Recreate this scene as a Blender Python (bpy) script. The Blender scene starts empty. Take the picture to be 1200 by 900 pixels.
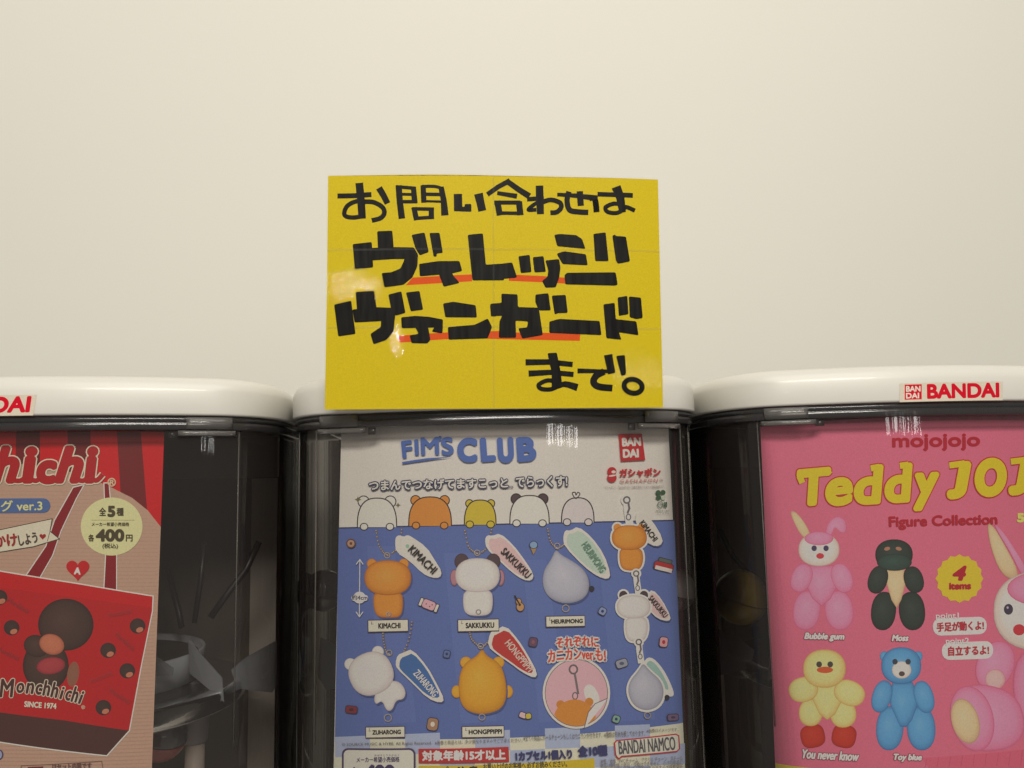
import bpy, bmesh, math, random
from mathutils import Vector, Matrix
from mathutils.geometry import tessellate_polygon
random.seed(7)
sc = bpy.context.scene
COL = sc.collection

# ------------------------------------------------------------------ camera
ZC = 1.25                                   # height of the lens above the floor of the shop
CAM = Vector((-0.0485, -0.636, ZC))
FPX = 942.0                                 # focal length in pixels of the 1200 px wide photograph
YAW, PITCH, ROLL = math.radians(5.4), math.radians(7.0), math.radians(1.3)
r0 = Vector((math.cos(YAW), -math.sin(YAW), 0))
h0 = Vector((math.sin(YAW), math.cos(YAW), 0))
FWD = h0 * math.cos(PITCH) + Vector((0, 0, 1)) * math.sin(PITCH)
u0 = r0.cross(FWD)
RGT = r0 * math.cos(ROLL) - u0 * math.sin(ROLL)
UPV = u0 * math.cos(ROLL) + r0 * math.sin(ROLL)
cam = bpy.data.cameras.new('camera')
cam_o = bpy.data.objects.new('camera', cam)
COL.objects.link(cam_o)
M = Matrix.Identity(4)
for i in range(3):
    M[i][0], M[i][1], M[i][2], M[i][3] = RGT[i], UPV[i], -FWD[i], CAM[i]
cam_o.matrix_world = M
cam.sensor_width = 36.0
cam.lens = 36.0 * FPX / 1200.0
cam.clip_start, cam.clip_end = 0.02, 60.0
sc.camera = cam_o

# ------------------------------------------------------------------ world and lamps (indoors: no sky, no sun)
w = bpy.data.worlds.new('World')
sc.world = w
w.use_nodes = True
wn = w.node_tree.nodes
wn['Background'].inputs[0].default_value = (1.0, 0.945, 0.86, 1)
wn['Background'].inputs[1].default_value = 0.24
sc.view_settings.view_transform = 'Standard'
sc.view_settings.look = 'None'
sc.view_settings.exposure = 0.17
sc.view_settings.gamma = 1.0

def area(name, loc, target, sx, sy, watts, col=(1.0, 0.945, 0.86)):
    l = bpy.data.lights.new(name, 'AREA')
    l.shape = 'RECTANGLE'; l.size = sx; l.size_y = sy; l.energy = watts; l.color = col
    o = bpy.data.objects.new(name, l); COL.objects.link(o)
    o.location = loc
    o.rotation_euler = (Vector(target) - Vector(loc)).to_track_quat('-Z', 'Y').to_euler()
    return o
area('ceiling_light', (0.05, -0.9, ZC + 1.55), (0.05, 0.35, ZC + 0.2), 1.8, 0.9, 15)
area('shop_light', (0.1, -4.0, ZC + 2.3), (0, 0.2, ZC), 2.6, 0.8, 140)
for k in range(10):                        # far rows of small shop lamps, seen mirrored in the covers
    area('display_lamp', (2.0 + 0.13 * k, -6.2, ZC + 0.41 + .012 * (k % 3)), (0.1, 0, ZC), 0.04, 0.19, 0.24, (1, .97, .95))
for x, z in ((-1.72, 1.18), (-1.60, 1.14), (-1.2, .76), (-1.26, .66)):
    area('ceiling_lamp', (x, -6.0, ZC + z), (0, 0, ZC), 0.05, 0.03, 1.0, (1, .97, .92))

cy = sc.cycles
cy.use_denoising = True
cy.max_bounces = 10; cy.transparent_max_bounces = 24
cy.caustics_reflective = False; cy.caustics_refractive = False

# ------------------------------------------------------------------ helpers
def lin(c):
    c /= 255.0
    return c / 12.92 if c <= 0.04045 else ((c + 0.055) / 1.055) ** 2.4
def rgb(r, g, b): return (lin(r), lin(g), lin(b), 1.0)

def link(name, me, mats=(), parent=None):
    o = bpy.data.objects.new(name, me); COL.objects.link(o)
    for m in (mats if isinstance(mats, (list, tuple)) else [mats]): me.materials.append(m)
    if parent is not None: o.parent = parent
    return o
def build(name, bm, mat, parent=None, smooth=True):
    me = bpy.data.meshes.new(name)
    bm.normal_update()
    bm.to_mesh(me); bm.free()
    if smooth:
        for p in me.polygons: p.use_smooth = True
    return link(name, me, mat, parent)
def empty(name, loc, label, cat, group=None):
    o = bpy.data.objects.new(name, None); COL.objects.link(o)
    o.location = loc; o.empty_display_size = .05
    tag(o, label, cat, group); return o
def tag(o, label, cat, group=None):
    o['label'] = label; o['category'] = cat
    if group: o['group'] = group
    return o
def copy_tree(o, parent=None, loc=None):
    c = o.copy(); COL.objects.link(c)
    if parent is not None: c.parent = parent
    if loc is not None: c.location = loc
    for ch in list(o.children): copy_tree(ch, c)
    return c
def ray(px, py): return (FWD + RGT * ((px - 600) / FPX) - UPV * ((py - 450) / FPX)).normalized()
def at(px, py, Y):                          # point of the place on the vertical plane y = Y
    d = ray(px, py); t = (Y - CAM.y) / d.y
    return CAM + d * t

def mat(name, col, rough=.5, spec=.5, coat=0.0, metal=0.0, bump=None, var=None, trans=0.0, coat_r=.05):
    m = bpy.data.materials.new(name); m.use_nodes = True
    nt = m.node_tree; b = nt.nodes['Principled BSDF']
    b.inputs['Base Color'].default_value = col
    b.inputs['Roughness'].default_value = rough
    b.inputs['Specular IOR Level'].default_value = spec
    b.inputs['Coat Weight'].default_value = coat; b.inputs['Coat Roughness'].default_value = coat_r
    b.inputs['Metallic'].default_value = metal
    b.inputs['Transmission Weight'].default_value = trans
    tc = nt.nodes.new('ShaderNodeTexCoord')
    if var:                                 # (scale, amount, stretch)
        mp = nt.nodes.new('ShaderNodeMapping'); mp.inputs['Scale'].default_value = var[2]
        n = nt.nodes.new('ShaderNodeTexNoise'); n.inputs['Scale'].default_value = var[0]; n.inputs['Detail'].default_value = 6
        nt.links.new(tc.outputs['Object'], mp.inputs[0]); nt.links.new(mp.outputs[0], n.inputs['Vector'])
        hs = nt.nodes.new('ShaderNodeHueSaturation'); hs.inputs['Color'].default_value = col
        mr = nt.nodes.new('ShaderNodeMapRange')
        mr.inputs[1].default_value = .3; mr.inputs[2].default_value = .7
        mr.inputs[3].default_value = 1 - var[1]; mr.inputs[4].default_value = 1 + var[1]
        nt.links.new(n.outputs[0], mr.inputs[0]); nt.links.new(mr.outputs[0], hs.inputs['Value'])
        nt.links.new(hs.outputs[0], b.inputs['Base Color'])
    if bump:                                # (scale, strength, distance, stretch)
        mp = nt.nodes.new('ShaderNodeMapping'); mp.inputs['Scale'].default_value = bump[3]
        n = nt.nodes.new('ShaderNodeTexNoise'); n.inputs['Scale'].default_value = bump[0]; n.inputs['Detail'].default_value = 4
        bp = nt.nodes.new('ShaderNodeBump'); bp.inputs['Strength'].default_value = bump[1]; bp.inputs['Distance'].default_value = bump[2]
        nt.links.new(tc.outputs['Object'], mp.inputs[0]); nt.links.new(mp.outputs[0], n.inputs['Vector'])
        nt.links.new(n.outputs[0], bp.inputs['Height']); nt.links.new(bp.outputs[0], b.inputs['Normal'])
        nt.links.new(bp.outputs[0], b.inputs['Coat Normal'])
    return m

def clear(name, tint, gloss=1.0, rough=.03, bump=(60, .25, .002, (1, 1, .04)), ior=1.49, haze=0.0, hazecol=(.5, .5, .5, 1)):
    """see-through plastic: tinted transparency with a fresnel gloss and ripples left by the moulding"""
    m = bpy.data.materials.new(name); m.use_nodes = True
    nt = m.node_tree; nt.nodes.clear()
    out = nt.nodes.new('ShaderNodeOutputMaterial')
    tr = nt.nodes.new('ShaderNodeBsdfTransparent'); tr.inputs[0].default_value = tint
    gl = nt.nodes.new('ShaderNodeBsdfGlossy'); gl.inputs['Roughness'].default_value = rough
    gl.inputs[0].default_value = (gloss, gloss, gloss, 1)
    fr = nt.nodes.new('ShaderNodeFresnel'); fr.inputs[0].default_value = ior
    mx = nt.nodes.new('ShaderNodeMixShader')
    tc = nt.nodes.new('ShaderNodeTexCoord')
    mp = nt.nodes.new('ShaderNodeMapping'); mp.inputs['Scale'].default_value = bump[3]
    n = nt.nodes.new('ShaderNodeTexNoise'); n.inputs['Scale'].default_value = bump[0]; n.inputs['Detail'].default_value = 3
    bp = nt.nodes.new('ShaderNodeBump'); bp.inputs['Strength'].default_value = bump[1]; bp.inputs['Distance'].default_value = bump[2]
    L = nt.links.new
    L(tc.outputs['Object'], mp.inputs[0]); L(mp.outputs[0], n.inputs['Vector']); L(n.outputs[0], bp.inputs['Height'])
    L(bp.outputs[0], gl.inputs['Normal']); L(bp.outputs[0], fr.inputs['Normal'])
    base = tr
    if haze > 0:
        df = nt.nodes.new('ShaderNodeBsdfDiffuse'); df.inputs[0].default_value = hazecol
        m2 = nt.nodes.new('ShaderNodeMixShader'); m2.inputs[0].default_value = haze
        L(tr.outputs[0], m2.inputs[1]); L(df.outputs[0], m2.inputs[2]); base = m2
    L(fr.outputs[0], mx.inputs[0]); L(base.outputs[0], mx.inputs[1]); L(gl.outputs[0], mx.inputs[2])
    L(mx.outputs[0], out.inputs[0])
    return m

# ------------------------------------------------------------------ materials
M_wall = mat('wall_paint', (.63, .62, .562, 1), .75, .25, bump=(180, .08, .001, (1, 1, 1)), var=(1.6, .02, (1, 1, 1)))
M_cap = mat('white_plastic', (.60, .585, .535, 1), .36, .5, coat=.10, bump=(25, .03, .002, (1, 1, 1)), var=(9, .012, (1, 1, 3)))
M_body = mat('beige_plastic', (.56, .52, .45, 1), .45, .4, var=(14, .05, (1, 1, .4)))
M_dark = mat('dark_liner', (.105, .084, .07, 1), .5, .3, var=(22, .25, (1, 1, .35)))
M_baffle = mat('grey_baffle', (.17, .15, .135, 1), .5, .4, var=(16, .1, (1, 1, 1)))
M_side_sheen = mat('painted_side_sheen', (.40, .36, .32, 1), .5, .4, var=(16, .1, (1, 1, .3)))  # paler than the liner: colour stands in for the sheen of the side glazing
M_grey = mat('grey_dispenser', (.47, .50, .53, 1), .4, .45, var=(30, .06, (1, 1, 1)))
M_fin = clear('frosted_flap', (.55, .56, .57, 1), .6, .3, haze=.34, hazecol=(.44, .47, .50, 1))
M_tray = clear('smoked_tray', (.30, .29, .29, 1), .8, .2, haze=.25, hazecol=(.16, .155, .15, 1))
M_post = mat('post_plastic', (.36, .31, .26, 1), .5, .4, var=(30, .08, (1, 1, .2)))
M_collar = mat('purple_grey_collar', (.19, .165, .17, 1), .5, .4, var=(30, .08, (1, 1, .2)))
M_black = mat('black_cable', (.012, .011, .011, 1), .4, .4)
M_cover = clear('smoked_cover', (.90, .88, .87, 1), 1.0, .02, bump=(60, .09, .002, (1, 1, .04)), ior=1.45, haze=.024, hazecol=(.50, .445, .41, 1))
M_side = clear('smoked_side', (.40, .37, .35, 1), .5, .12, haze=.10, hazecol=(.45, .40, .36, 1))
M_rim = clear('smoked_rim', (.36, .345, .35, 1), .7, .16, bump=(50, .35, .003, (.15, .15, 1)), ior=1.6, haze=.10, hazecol=(.25, .24, .25, 1))
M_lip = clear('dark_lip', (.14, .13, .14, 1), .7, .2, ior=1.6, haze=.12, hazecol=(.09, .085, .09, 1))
M_clip = clear('clear_clip', (.66, .64, .63, 1), .8, .12, ior=1.5, haze=.14, hazecol=(.55, .52, .49, 1))
M_seam = clear('cover_seam', (.8, .78, .77, 1), .35, .2, haze=.16, hazecol=(.42, .38, .34, 1))

def ink_mat(name, rough=.38, coat=.0):
    m = mat(name, (1, 1, 1, 1), rough, .18, coat=coat)
    nt = m.node_tree; b = nt.nodes['Principled BSDF']
    a = nt.nodes.new('ShaderNodeAttribute'); a.attribute_name = 'ink'
    n = nt.nodes.new('ShaderNodeTexNoise'); n.inputs['Scale'].default_value = 900; n.inputs['Detail'].default_value = 3
    tc = nt.nodes['Texture Coordinate']
    hs = nt.nodes.new('ShaderNodeHueSaturation')
    mr = nt.nodes.new('ShaderNodeMapRange'); mr.inputs[1].default_value = .3; mr.inputs[2].default_value = .7
    mr.inputs[3].default_value = .94; mr.inputs[4].default_value = 1.06
    L = nt.links.new
    L(tc.outputs['Object'], n.inputs['Vector']); L(n.outputs[0], mr.inputs[0]); L(mr.outputs[0], hs.inputs['Value'])
    L(a.outputs['Color'], hs.inputs['Color']); L(hs.outputs[0], b.inputs['Base Color'])
    return m
M_print = ink_mat('printed_paper')

# ------------------------------------------------------------------ the wall
bm = bmesh.new()
bmesh.ops.create_grid(bm, x_segments=2, y_segments=2, size=1)
wall = build('back_wall', bm, M_wall, smooth=False)
wall.scale = (4.0, 2.2, 1); wall.rotation_euler = (math.pi / 2, 0, 0); wall.location = (0, 0.62, ZC)
wall['kind'] = 'structure'

# ------------------------------------------------------------------ capsule machine
HB = 0.0585                                 # underside of the cap above the lens height
CURV = 1.25                                 # bow of the front
A_ = .183                                   # half width
def half_profile():
    pts = []
    for k in range(19):
        x = .136 * k / 18; pts.append((x, CURV * x * x))
    p0 = Vector((.136, CURV * .136 ** 2)); t0 = Vector((1, 2 * CURV * .136)).normalized()
    p3 = Vector((A_, .110))
    p1 = p0 + t0 * .030; p2 = p3 - Vector((0, 1)) * .046
    for k in range(1, 19):
        t = k / 18
        p = p0 * (1 - t) ** 3 + p1 * 3 * t * (1 - t) ** 2 + p2 * 3 * t * t * (1 - t) + p3 * t ** 3
        pts.append((p.x, p.y))
    return pts
HALF = half_profile()
def profile(inset=0.0, back=.40, rear_r=.03):
    pts = [(-x, y) for x, y in reversed(HALF[1:])] + HALF
    n = len(pts)
    right = [(A_, .17), (A_, .22), (A_, .29), (A_, back - rear_r), (A_ - rear_r * .3, back - rear_r * .3), (A_ - rear_r, back)]
    pts = [(-x, y) for x, y in reversed(right)] + pts + right
    out = []
    N = len(pts)
    for i, (x, y) in enumerate(pts):
        a = Vector(pts[i - 1]); b = Vector(pts[(i + 1) % N])
        t = (b - a).normalized(); nrm = Vector((-t.y, t.x))    # points inwards for this order
        out.append((x + nrm.x * inset, y + nrm.y * inset))
    return out
NP = len(profile())
FRONT = range(0, NP)

def ring_mesh(bm, sections, closed=True, idx=None, flip=False):
    """sections: list of (inset, z)"""
    rows = []
    for ins, z in sections:
        P = profile(ins)
        P = P if idx is None else [P[i] for i in idx]
        rows.append([bm.verts.new((x, y, z)) for x, y in P])
    n = len(rows[0])
    for a, b in zip(rows, rows[1:]):
        for i in range(n if closed else n - 1):
            j = (i + 1) % n
            f = bm.faces.new((a[i], a[j], b[j], b[i]))
            if flip: f.normal_flip()
    return rows

machine = empty('capsule_machine', (0.006, 0, ZC), 'middle capsule vending machine with the yellow notice taped on its white cap', 'vending machine', 'capsule machines in a row')
# cap
bm = bmesh.new()
rows = ring_mesh(bm, [(.012, HB + .001), (.0015, HB), (.0003, HB + .0008), (0, HB + .002), (0, HB + .012), (.0002, HB + .0195), (.0009, HB + .0225), (.0026, HB + .0258),
                      (.0052, HB + .0285), (.009, HB + .0305), (.015, HB + .0320), (.026, HB + .0330), (.05, HB + .0334)])
bm.faces.new(rows[-1]); bm.faces.new(list(reversed(rows[0])))
cap = build('cap', bm, M_cap, machine)
# sections of smoked plastic
n_side = 6
cov_idx = list(range(4, NP - 4))            # front and the forward part of both sides
bm = bmesh.new()
secs = [(.0055, HB - .001 - .021 * k) for k in range(17)]
ring_mesh(bm, secs, False, cov_idx, True)
for v in bm.verts:                          # the rear edge of the cover swings forward towards its foot
    if v.co.y > .125:
        low = max(0, (-.08 - v.co.z) / .2)
        v.co.y = .125 + (v.co.y - .125) * max(.05, 1 - low ** 2 * 1.1)
build('cover', bm, M_cover, machine)
cover = machine.children[-1] if machine.children[-1].name.startswith('cover') else [c for c in machine.children if c.name == 'cover'][0]
bm = bmesh.new()
ring_mesh(bm, [(.0050, HB - .0002), (.0028, HB - .0006), (.0022, HB - .0040), (.0028, HB - .0046), (.0034, HB - .0050), (.0030, HB - .0056), (.0026, HB - .0105), (.0032, HB - .0112), (.0046, HB - .0116)], False, cov_idx, True)
build('rim', bm, M_rim, cover)
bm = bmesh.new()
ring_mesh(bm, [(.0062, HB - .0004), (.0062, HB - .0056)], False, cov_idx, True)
build('rim_inner_band', bm, M_lip, cover)  # dark smoked strip behind the upper part of the rim

def box(bm, x0, x1, y0, y1, z0, z1, bev=.0):
    vs = [bm.verts.new(p) for p in ((x0, y0, z0), (x1, y0, z0), (x1, y1, z0), (x0, y1, z0), (x0, y0, z1), (x1, y0, z1), (x1, y1, z1), (x0, y1, z1))]
    fs = [bm.faces.new([vs[i] for i in q]) for q in ((3, 2, 1, 0), (4, 5, 6, 7), (0, 1, 5, 4), (1, 2, 6, 5), (2, 3, 7, 6), (3, 0, 4, 7))]
    if bev:
        es = set(e for f in fs for e in f.edges)
        bmesh.ops.bevel(bm, geom=list(es), offset=bev, segments=2, affect='EDGES')
    return fs
def arc_slab(bm, xa, xb, ins0, ins1, z0, z1, n=8):
    """a slab that follows the bowed front from x = xa to xb"""
    Pf = [p for p in profile(ins0)]; Pb = [p for p in profile(ins1)]
    def dep(P, x):
        c = [(p, q) for p, q in zip(P, P[1:]) if min(p[0], q[0]) <= x <= max(p[0], q[0]) and min(p[1], q[1]) < .2]
        p, q = min(c, key=lambda s: s[0][1])
        t = 0 if q[0] == p[0] else (x - p[0]) / (q[0] - p[0])
        return p[1] + t * (q[1] - p[1])
    xs = [xa + (xb - xa) * k / n for k in range(n + 1)]
    g = [[bm.verts.new((x, dep(P, x), z)) for x in xs] for P, z in ((Pf, z0), (Pf, z1), (Pb, z1), (Pb, z0))]
    for k in range(n):
        for i in range(4):
            a, b = g[i], g[(i + 1) % 4]
            bm.faces.new((a[k], a[k + 1], b[k + 1], b[k]))
    bm.faces.new([g[i][0] for i in range(4)]); bm.faces.new([g[i][n] for i in (3, 2, 1, 0)])
for s in (-1, 1):
    bm = bmesh.new(); arc_slab(bm, *sorted((s * .118, s * .150)), .0008, .0040, HB - .0108, HB - .0012)
    arc_slab(bm, *sorted((s * .112, s * .152)), .0016, .0050, HB - .0160, HB - .0118)
    build('clip', bm, M_clip, cover)
    bm = bmesh.new(); arc_slab(bm, *sorted((s * .104, s * .110)), .0060, .0085, HB - .0172, HB - .0118, 2)
    build('poster_tab', bm, M_rim, cover)
    # moulded seam where the front turns into the side
    bm = bmesh.new()
    P = profile(.0052); k0 = [i for i, p in enumerate(P) if (p[0] * s) > .1535 and p[1] < .126]
    i0 = k0[0] if s > 0 else k0[-1]
    x, y = P[i0]
    box(bm, x - .0005, x + .0005, y - .0005, y + .0005, HB - .26, HB - .012)
    build('seam', bm, M_seam, cover)
# housing behind the cover
bm = bmesh.new()
hs_idx_r = list(range(NP - 6, NP)); hs_idx_l = list(range(0, 6))
P0, P1 = profile(.0075), profile(.0105)
def wall_strip(bm, idx):
    z0, z1 = -.34, HB - .001
    f = [[bm.verts.new((P[i][0], max(P[i][1], .10 if zz < 0 else .10), zz)) for i in idx] for P, zz in ((P0, z0), (P0, z1), (P1, z1), (P1, z0))]
    for k in range(len(idx) - 1):
        for i in range(4):
            a, b = f[i], f[(i + 1) % 4]
            bm.faces.new((a[k], a[k + 1], b[k + 1], b[k]))
    bm.faces.new([f[i][0] for i in range(4)]); bm.faces.new([f[i][-1] for i in (3, 2, 1, 0)])
wall_strip(bm, list(range(0, 7)))
build('side_panel', bm, M_side, machine, smooth=False)
bm = bmesh.new(); wall_strip(bm, list(range(NP - 7, NP)))
build('side_panel', bm, M_side, machine, smooth=False)
bm = bmesh.new(); box(bm, -.136, .136, .374, .389, -.34, HB - .001, .003)
build('housing', bm, M_body, machine, smooth=False)
bm = bmesh.new(); box(bm, -.139, .139, .285, .292, -.34, .014)
build('liner', bm, M_dark, machine, smooth=False)
bm = bmesh.new(); box(bm, -.139, .139, .276, .284, .012, HB - .002)
build('upper_baffle', bm, M_baffle, machine, smooth=False)
for s in (-1, 1):  # added pale strips that paint in the brighter view through the cover's sides
    bm = bmesh.new(); box(bm, *sorted((s * .112, s * .1395)), .2755, .2765, -.335, .011)
    build('side_sheen_strip', bm, M_side_sheen, machine, smooth=False)
bm = bmesh.new(); box(bm, -.168, .168, .03, .38, -.352, -.342)
box(bm, -.175, .175, .014, .39, -.46, -.353, .012)
build('base', bm, M_cap, machine, smooth=False)
# dispenser ring with flaps, tray and post
def tube(bm, pts, r, n=12):
    rings = []
    for i, p in enumerate(pts):
        p = Vector(p); a = Vector(pts[max(i - 1, 0)]); b = Vector(pts[min(i + 1, len(pts) - 1)])
        t = (b - a).normalized(); q = t.orthogonal().normalized(); s_ = t.cross(q)
        rr = r[i] if isinstance(r, (list, tuple)) else r
        rings.append([bm.verts.new(p + (q * math.cos(2 * math.pi * k / n) + s_ * math.sin(2 * math.pi * k / n)) * rr) for k in range(n)])
    for a, b in zip(rings, rings[1:]):
        best = 0
        for k in range(n):
            bm.faces.new((a[k], a[(k + 1) % n], b[(k + 1) % n], b[k]))
    bm.faces.new(list(reversed(rings[0]))); bm.faces.new(rings[-1])
def lathe(bm, prof, cx, cy_, n=48, close=False):
    rings = []
    for r, z in prof:
        rings.append([bm.verts.new((cx + r * math.cos(2 * math.pi * k / n), cy_ + r * math.sin(2 * math.pi * k / n), z)) for k in range(n)])
    pairs = list(zip(rings, rings[1:])) + ([(rings[-1], rings[0])] if close else [])
    for a, b in pairs:
        for k in range(n): bm.faces.new((a[k], a[(k + 1) % n], b[(k + 1) % n], b[k]))
RC = (0, .150)
bm = bmesh.new(); lathe(bm, [(.095, -.170), (.0975, -.146), (.0965, -.1445), (.094, -.146), (.091, -.168), (.0925, -.1705)], *RC, close=True)
ringp = build('dispenser_ring', bm, M_grey, machine)
bm = bmesh.new(); lathe(bm, [(.0908, -.150), (.085, -.1505), (.03, -.151), (.002, -.151)], *RC)
bmesh.ops.recalc_face_normals(bm, faces=bm.faces)
build('agitator_plate', bm, M_dark, ringp)
def fin(pts, th=.0012):
    # a thin moulded flap given by its outline, thickened along its own normal
    P = [Vector(p) for p in pts]
    n = (P[1] - P[0]).cross(P[2] - P[0]).normalized() * th / 2
    bm = bmesh.new()
    va = [bm.verts.new(p + n) for p in P]; vb = [bm.verts.new(p - n) for p in P]
    bm.faces.new(va); bm.faces.new(list(reversed(vb)))
    for i in range(len(P)): bm.faces.new((va[i], vb[i], vb[(i + 1) % len(P)], va[(i + 1) % len(P)]))
    bmesh.ops.bevel(bm, geom=list(bm.edges), offset=.0004, segments=2, affect='EDGES')
    build('flap', bm, M_fin, ringp, smooth=False)
for s in (-1, 1):
    fin([(s * .094, .120, -.132), (s * .0965, .120, -.1315), (s * .104, .118, -.142), (s * .126, .112, -.163), (s * .128, .112, -.184), (s * .110, .116, -.170), (s * .096, .120, -.160)])
    fin([(s * .074, .080, -.134), (s * .077, .080, -.134), (s * .096, .076, -.146), (s * .095, .076, -.152), (s * .074, .080, -.152)])
    fin([(s * .124, .150, -.165), (s * .136, .152, -.155), (s * .166, .158, -.140), (s * .168, .158, -.176), (s * .160, .156, -.188), (s * .130, .151, -.182)])
bm = bmesh.new()
lathe(bm, [(.088, -.1725), (.128, -.174), (.1325, -.1755), (.1335, -.179), (.1325, -.190), (.129, -.1925), (.088, -.193)], 0, .155, 64, close=True)
build('tray', bm, M_tray, machine)
for s in (-1, 1):
    bm = bmesh.new(); tube(bm, [(s * .093, .150, -.171), (s * .093, .150, -.215), (s * .093, .150, -.2155), (s * .093, .150, -.226)], [.0135, .0125, .0118, .0112], 20)
    col_ = build('collar', bm, M_collar, machine)
    bm = bmesh.new(); tube(bm, [(s * .0935, .150, -.226), (s * .0935, .150, -.341)], .0085, 20)
    build('post', bm, M_post, machine)
    for pts, r in (([(.139, .19, -.052), (.128, .185, -.078), (.112, .18, -.100), (.098, .175, -.121)], .0032), ([(.092, .17, -.05), (.090, .168, -.085), (.086, .165, -.124)], .0026),
                   ([(.052, .19, -.075), (.066, .185, -.118), (.070, .18, -.130)], .003)):
        bm = bmesh.new(); tube(bm, [(s * x, y, z) for x, y, z in pts], r, 10)
        build('feeler_rod', bm, M_black, machine)

# small red maker's sticker on the cap; writing is drawn below
M_ink_sticker = ink_mat('printed_sticker', .3)

# ------------------------------------------------------------------ flat printed sheets
class Sheet:
    """a sheet with its own place in the room: origin, axes, and a bow; art is laid out on it"""
    def __init__(s, o, ux, uz, bow):
        s.o = Vector(o); s.ux = Vector(ux).normalized(); s.uz = Vector(uz).normalized(); s.n = s.ux.cross(s.uz)   # n points at the viewer
        s.bow = bow                         # depth behind the plane at (a, b)
    def inv(s, px, py):
        d = ray(px, py); a = b = 0.0
        for _ in range(5):
            o = s.o - s.n * s.bow(a, b)
            t = (o - CAM).dot(s.n) / d.dot(s.n)
            p = CAM + d * t - s.o
            a, b = p.dot(s.ux), p.dot(s.uz)
        return a, b
    def matrix(s):
        m = Matrix.Identity(4)
        for i in range(3): m[i][0], m[i][1], m[i][2], m[i][3] = s.ux[i], -s.n[i], s.uz[i], s.o[i]
        return m
EPS = 4e-6
RAW = set()
STEP = .004
class Art:
    def __init__(s, sheet, gain=1.0):
        s.sh = sheet; s.bm = bmesh.new(); s.ink = s.bm.verts.layers.float_color.new('ink'); s.lay = s.bm.verts.layers.float.new('lay')
        s.k = 6; s.gain = gain
    def col(s, c):
        if s.gain > 1.5 and tuple(c) not in RAW:
            sat = (max(c) - min(c)) / max(max(c), 1); f = 1 - .22 * sat; m = sum(c) / 3
            c = [(q * .98 + m * .02) * f for q in c]
        return (min(lin(c[0]) * s.gain, .85), min(lin(c[1]) * s.gain, .85), min(lin(c[2]) * s.gain, .85), 1)
    def v(s, px, py, c):
        a, b = s.sh.inv(px, py)
        q = s.bm.verts.new((a, 0, b)); q[s.ink] = c; q[s.lay] = s.k
        return q
    def vl(s, a, b, c):
        q = s.bm.verts.new((a, 0, b)); q[s.ink] = c; q[s.lay] = s.k
        return q
    def poly(s, pts, c, keep=False):
        c = s.col(c)
        vs = [s.v(x, y, c) for x, y in pts]
        for t in tessellate_polygon([[Vector((x, y, 0)) for x, y in pts]]):
            try: s.bm.faces.new([vs[i] for i in t])
            except ValueError: pass
        if not keep: s.k += 1
    def blob(s, pts, rim, mid, top=None, off=(-.12, -.18)):
        """a printed round thing: rings of ink from the rim to a lighter spot"""
        top = top or mid
        top = tuple(m * .6 + t * .4 for m, t in zip(mid, top)); rim = tuple(r * .95 + m * .05 for r, m in zip(rim, mid))   # matt
        cx = sum(p[0] for p in pts) / len(pts); cyy = sum(p[1] for p in pts) / len(pts)
        ex = max(p[0] for p in pts) - min(p[0] for p in pts); ey = max(p[1] for p in pts) - min(p[1] for p in pts)
        fr = [(1, rim, 0), (.93, tuple(r * .4 + m * .6 for r, m in zip(rim, mid)), .1), (.75, mid, .4), (.4, tuple(m * .5 + t * .5 for m, t in zip(mid, top)), .8), (.12, top, 1)]
        rows = []
        for f, c, o in fr:
            cc = s.col(c)
            rows.append([s.v(cx + (x - cx) * f + ex * off[0] * o * .5, cyy + (y - cyy) * f + ey * off[1] * o * .5, cc) for x, y in pts])
        n = len(pts)
        for a, b in zip(rows, rows[1:]):
            for i in range(n): s.bm.faces.new((a[i], a[(i + 1) % n], b[(i + 1) % n], b[i]))
        s.bm.faces.new(rows[-1]); s.k += 1
    def line(s, pts, wd, c, closed=False):
        """a ribbon of width wd along pts"""
        P = [Vector(p) for p in pts]
        if closed: P = P + [P[0]]
        c = s.col(c)
        for p, q in zip(P, P[1:]):
            d = (q - p)
            if d.length < 1e-6: continue
            d.normalize(); n = Vector((-d.y, d.x)) * wd / 2; e = d * wd * .35
            vs = [s.v(*(z), c) for z in (p + n - e, q + n + e, q - n + e, p - n - e)]
            s.bm.faces.new(vs)
            s.k += .05
        s.k += 1
    def stroke(s, pts, wd, c):
        """a mitred marker stroke with square ends"""
        P = [Vector(p) for p in pts]; c = s.col(c); A, B = [], []
        for i, p in enumerate(P):
            a = P[max(i - 1, 0)]; b = P[min(i + 1, len(P) - 1)]
            t1 = (p - a).normalized() if i else (b - p).normalized()
            t2 = (b - p).normalized() if i < len(P) - 1 else t1
            t = (t1 + t2).normalized(); n = Vector((-t.y, t.x)); k = max(.5, n.dot(Vector((-t1.y, t1.x))))
            ww = (wd[i] if isinstance(wd, (list, tuple)) else wd) / 2 / k
            A.append(s.v(*(p + n * ww), c)); B.append(s.v(*(p - n * ww), c))
        for i in range(len(P) - 1): s.bm.faces.new((A[i], A[i + 1], B[i + 1], B[i]))
        s.k += 1
    def text(s, body, x0, y0, x1, y1, c, rot=0.0, bold=0.0, outline=None, shear=0.0, res=4, arc=0.0, ow=1.0, space=1.0):
        """writing that fills the box x0..x1, y0..y1 (photo pixels), turned by rot degrees"""
        cu = bpy.data.curves.new('t', 'FONT'); cu.body = body; cu.resolution_u = res; cu.shear = shear; cu.space_character = space
        o = bpy.data.objects.new('t', cu); COL.objects.link(o)
        dg = bpy.context.evaluated_depsgraph_get()
        me = bpy.data.meshes.new_from_object(o.evaluated_get(dg))
        bpy.data.objects.remove(o); bpy.data.curves.remove(cu)
        X = [q.co.x for q in me.vertices]; Y = [q.co.y for q in me.vertices]
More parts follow.
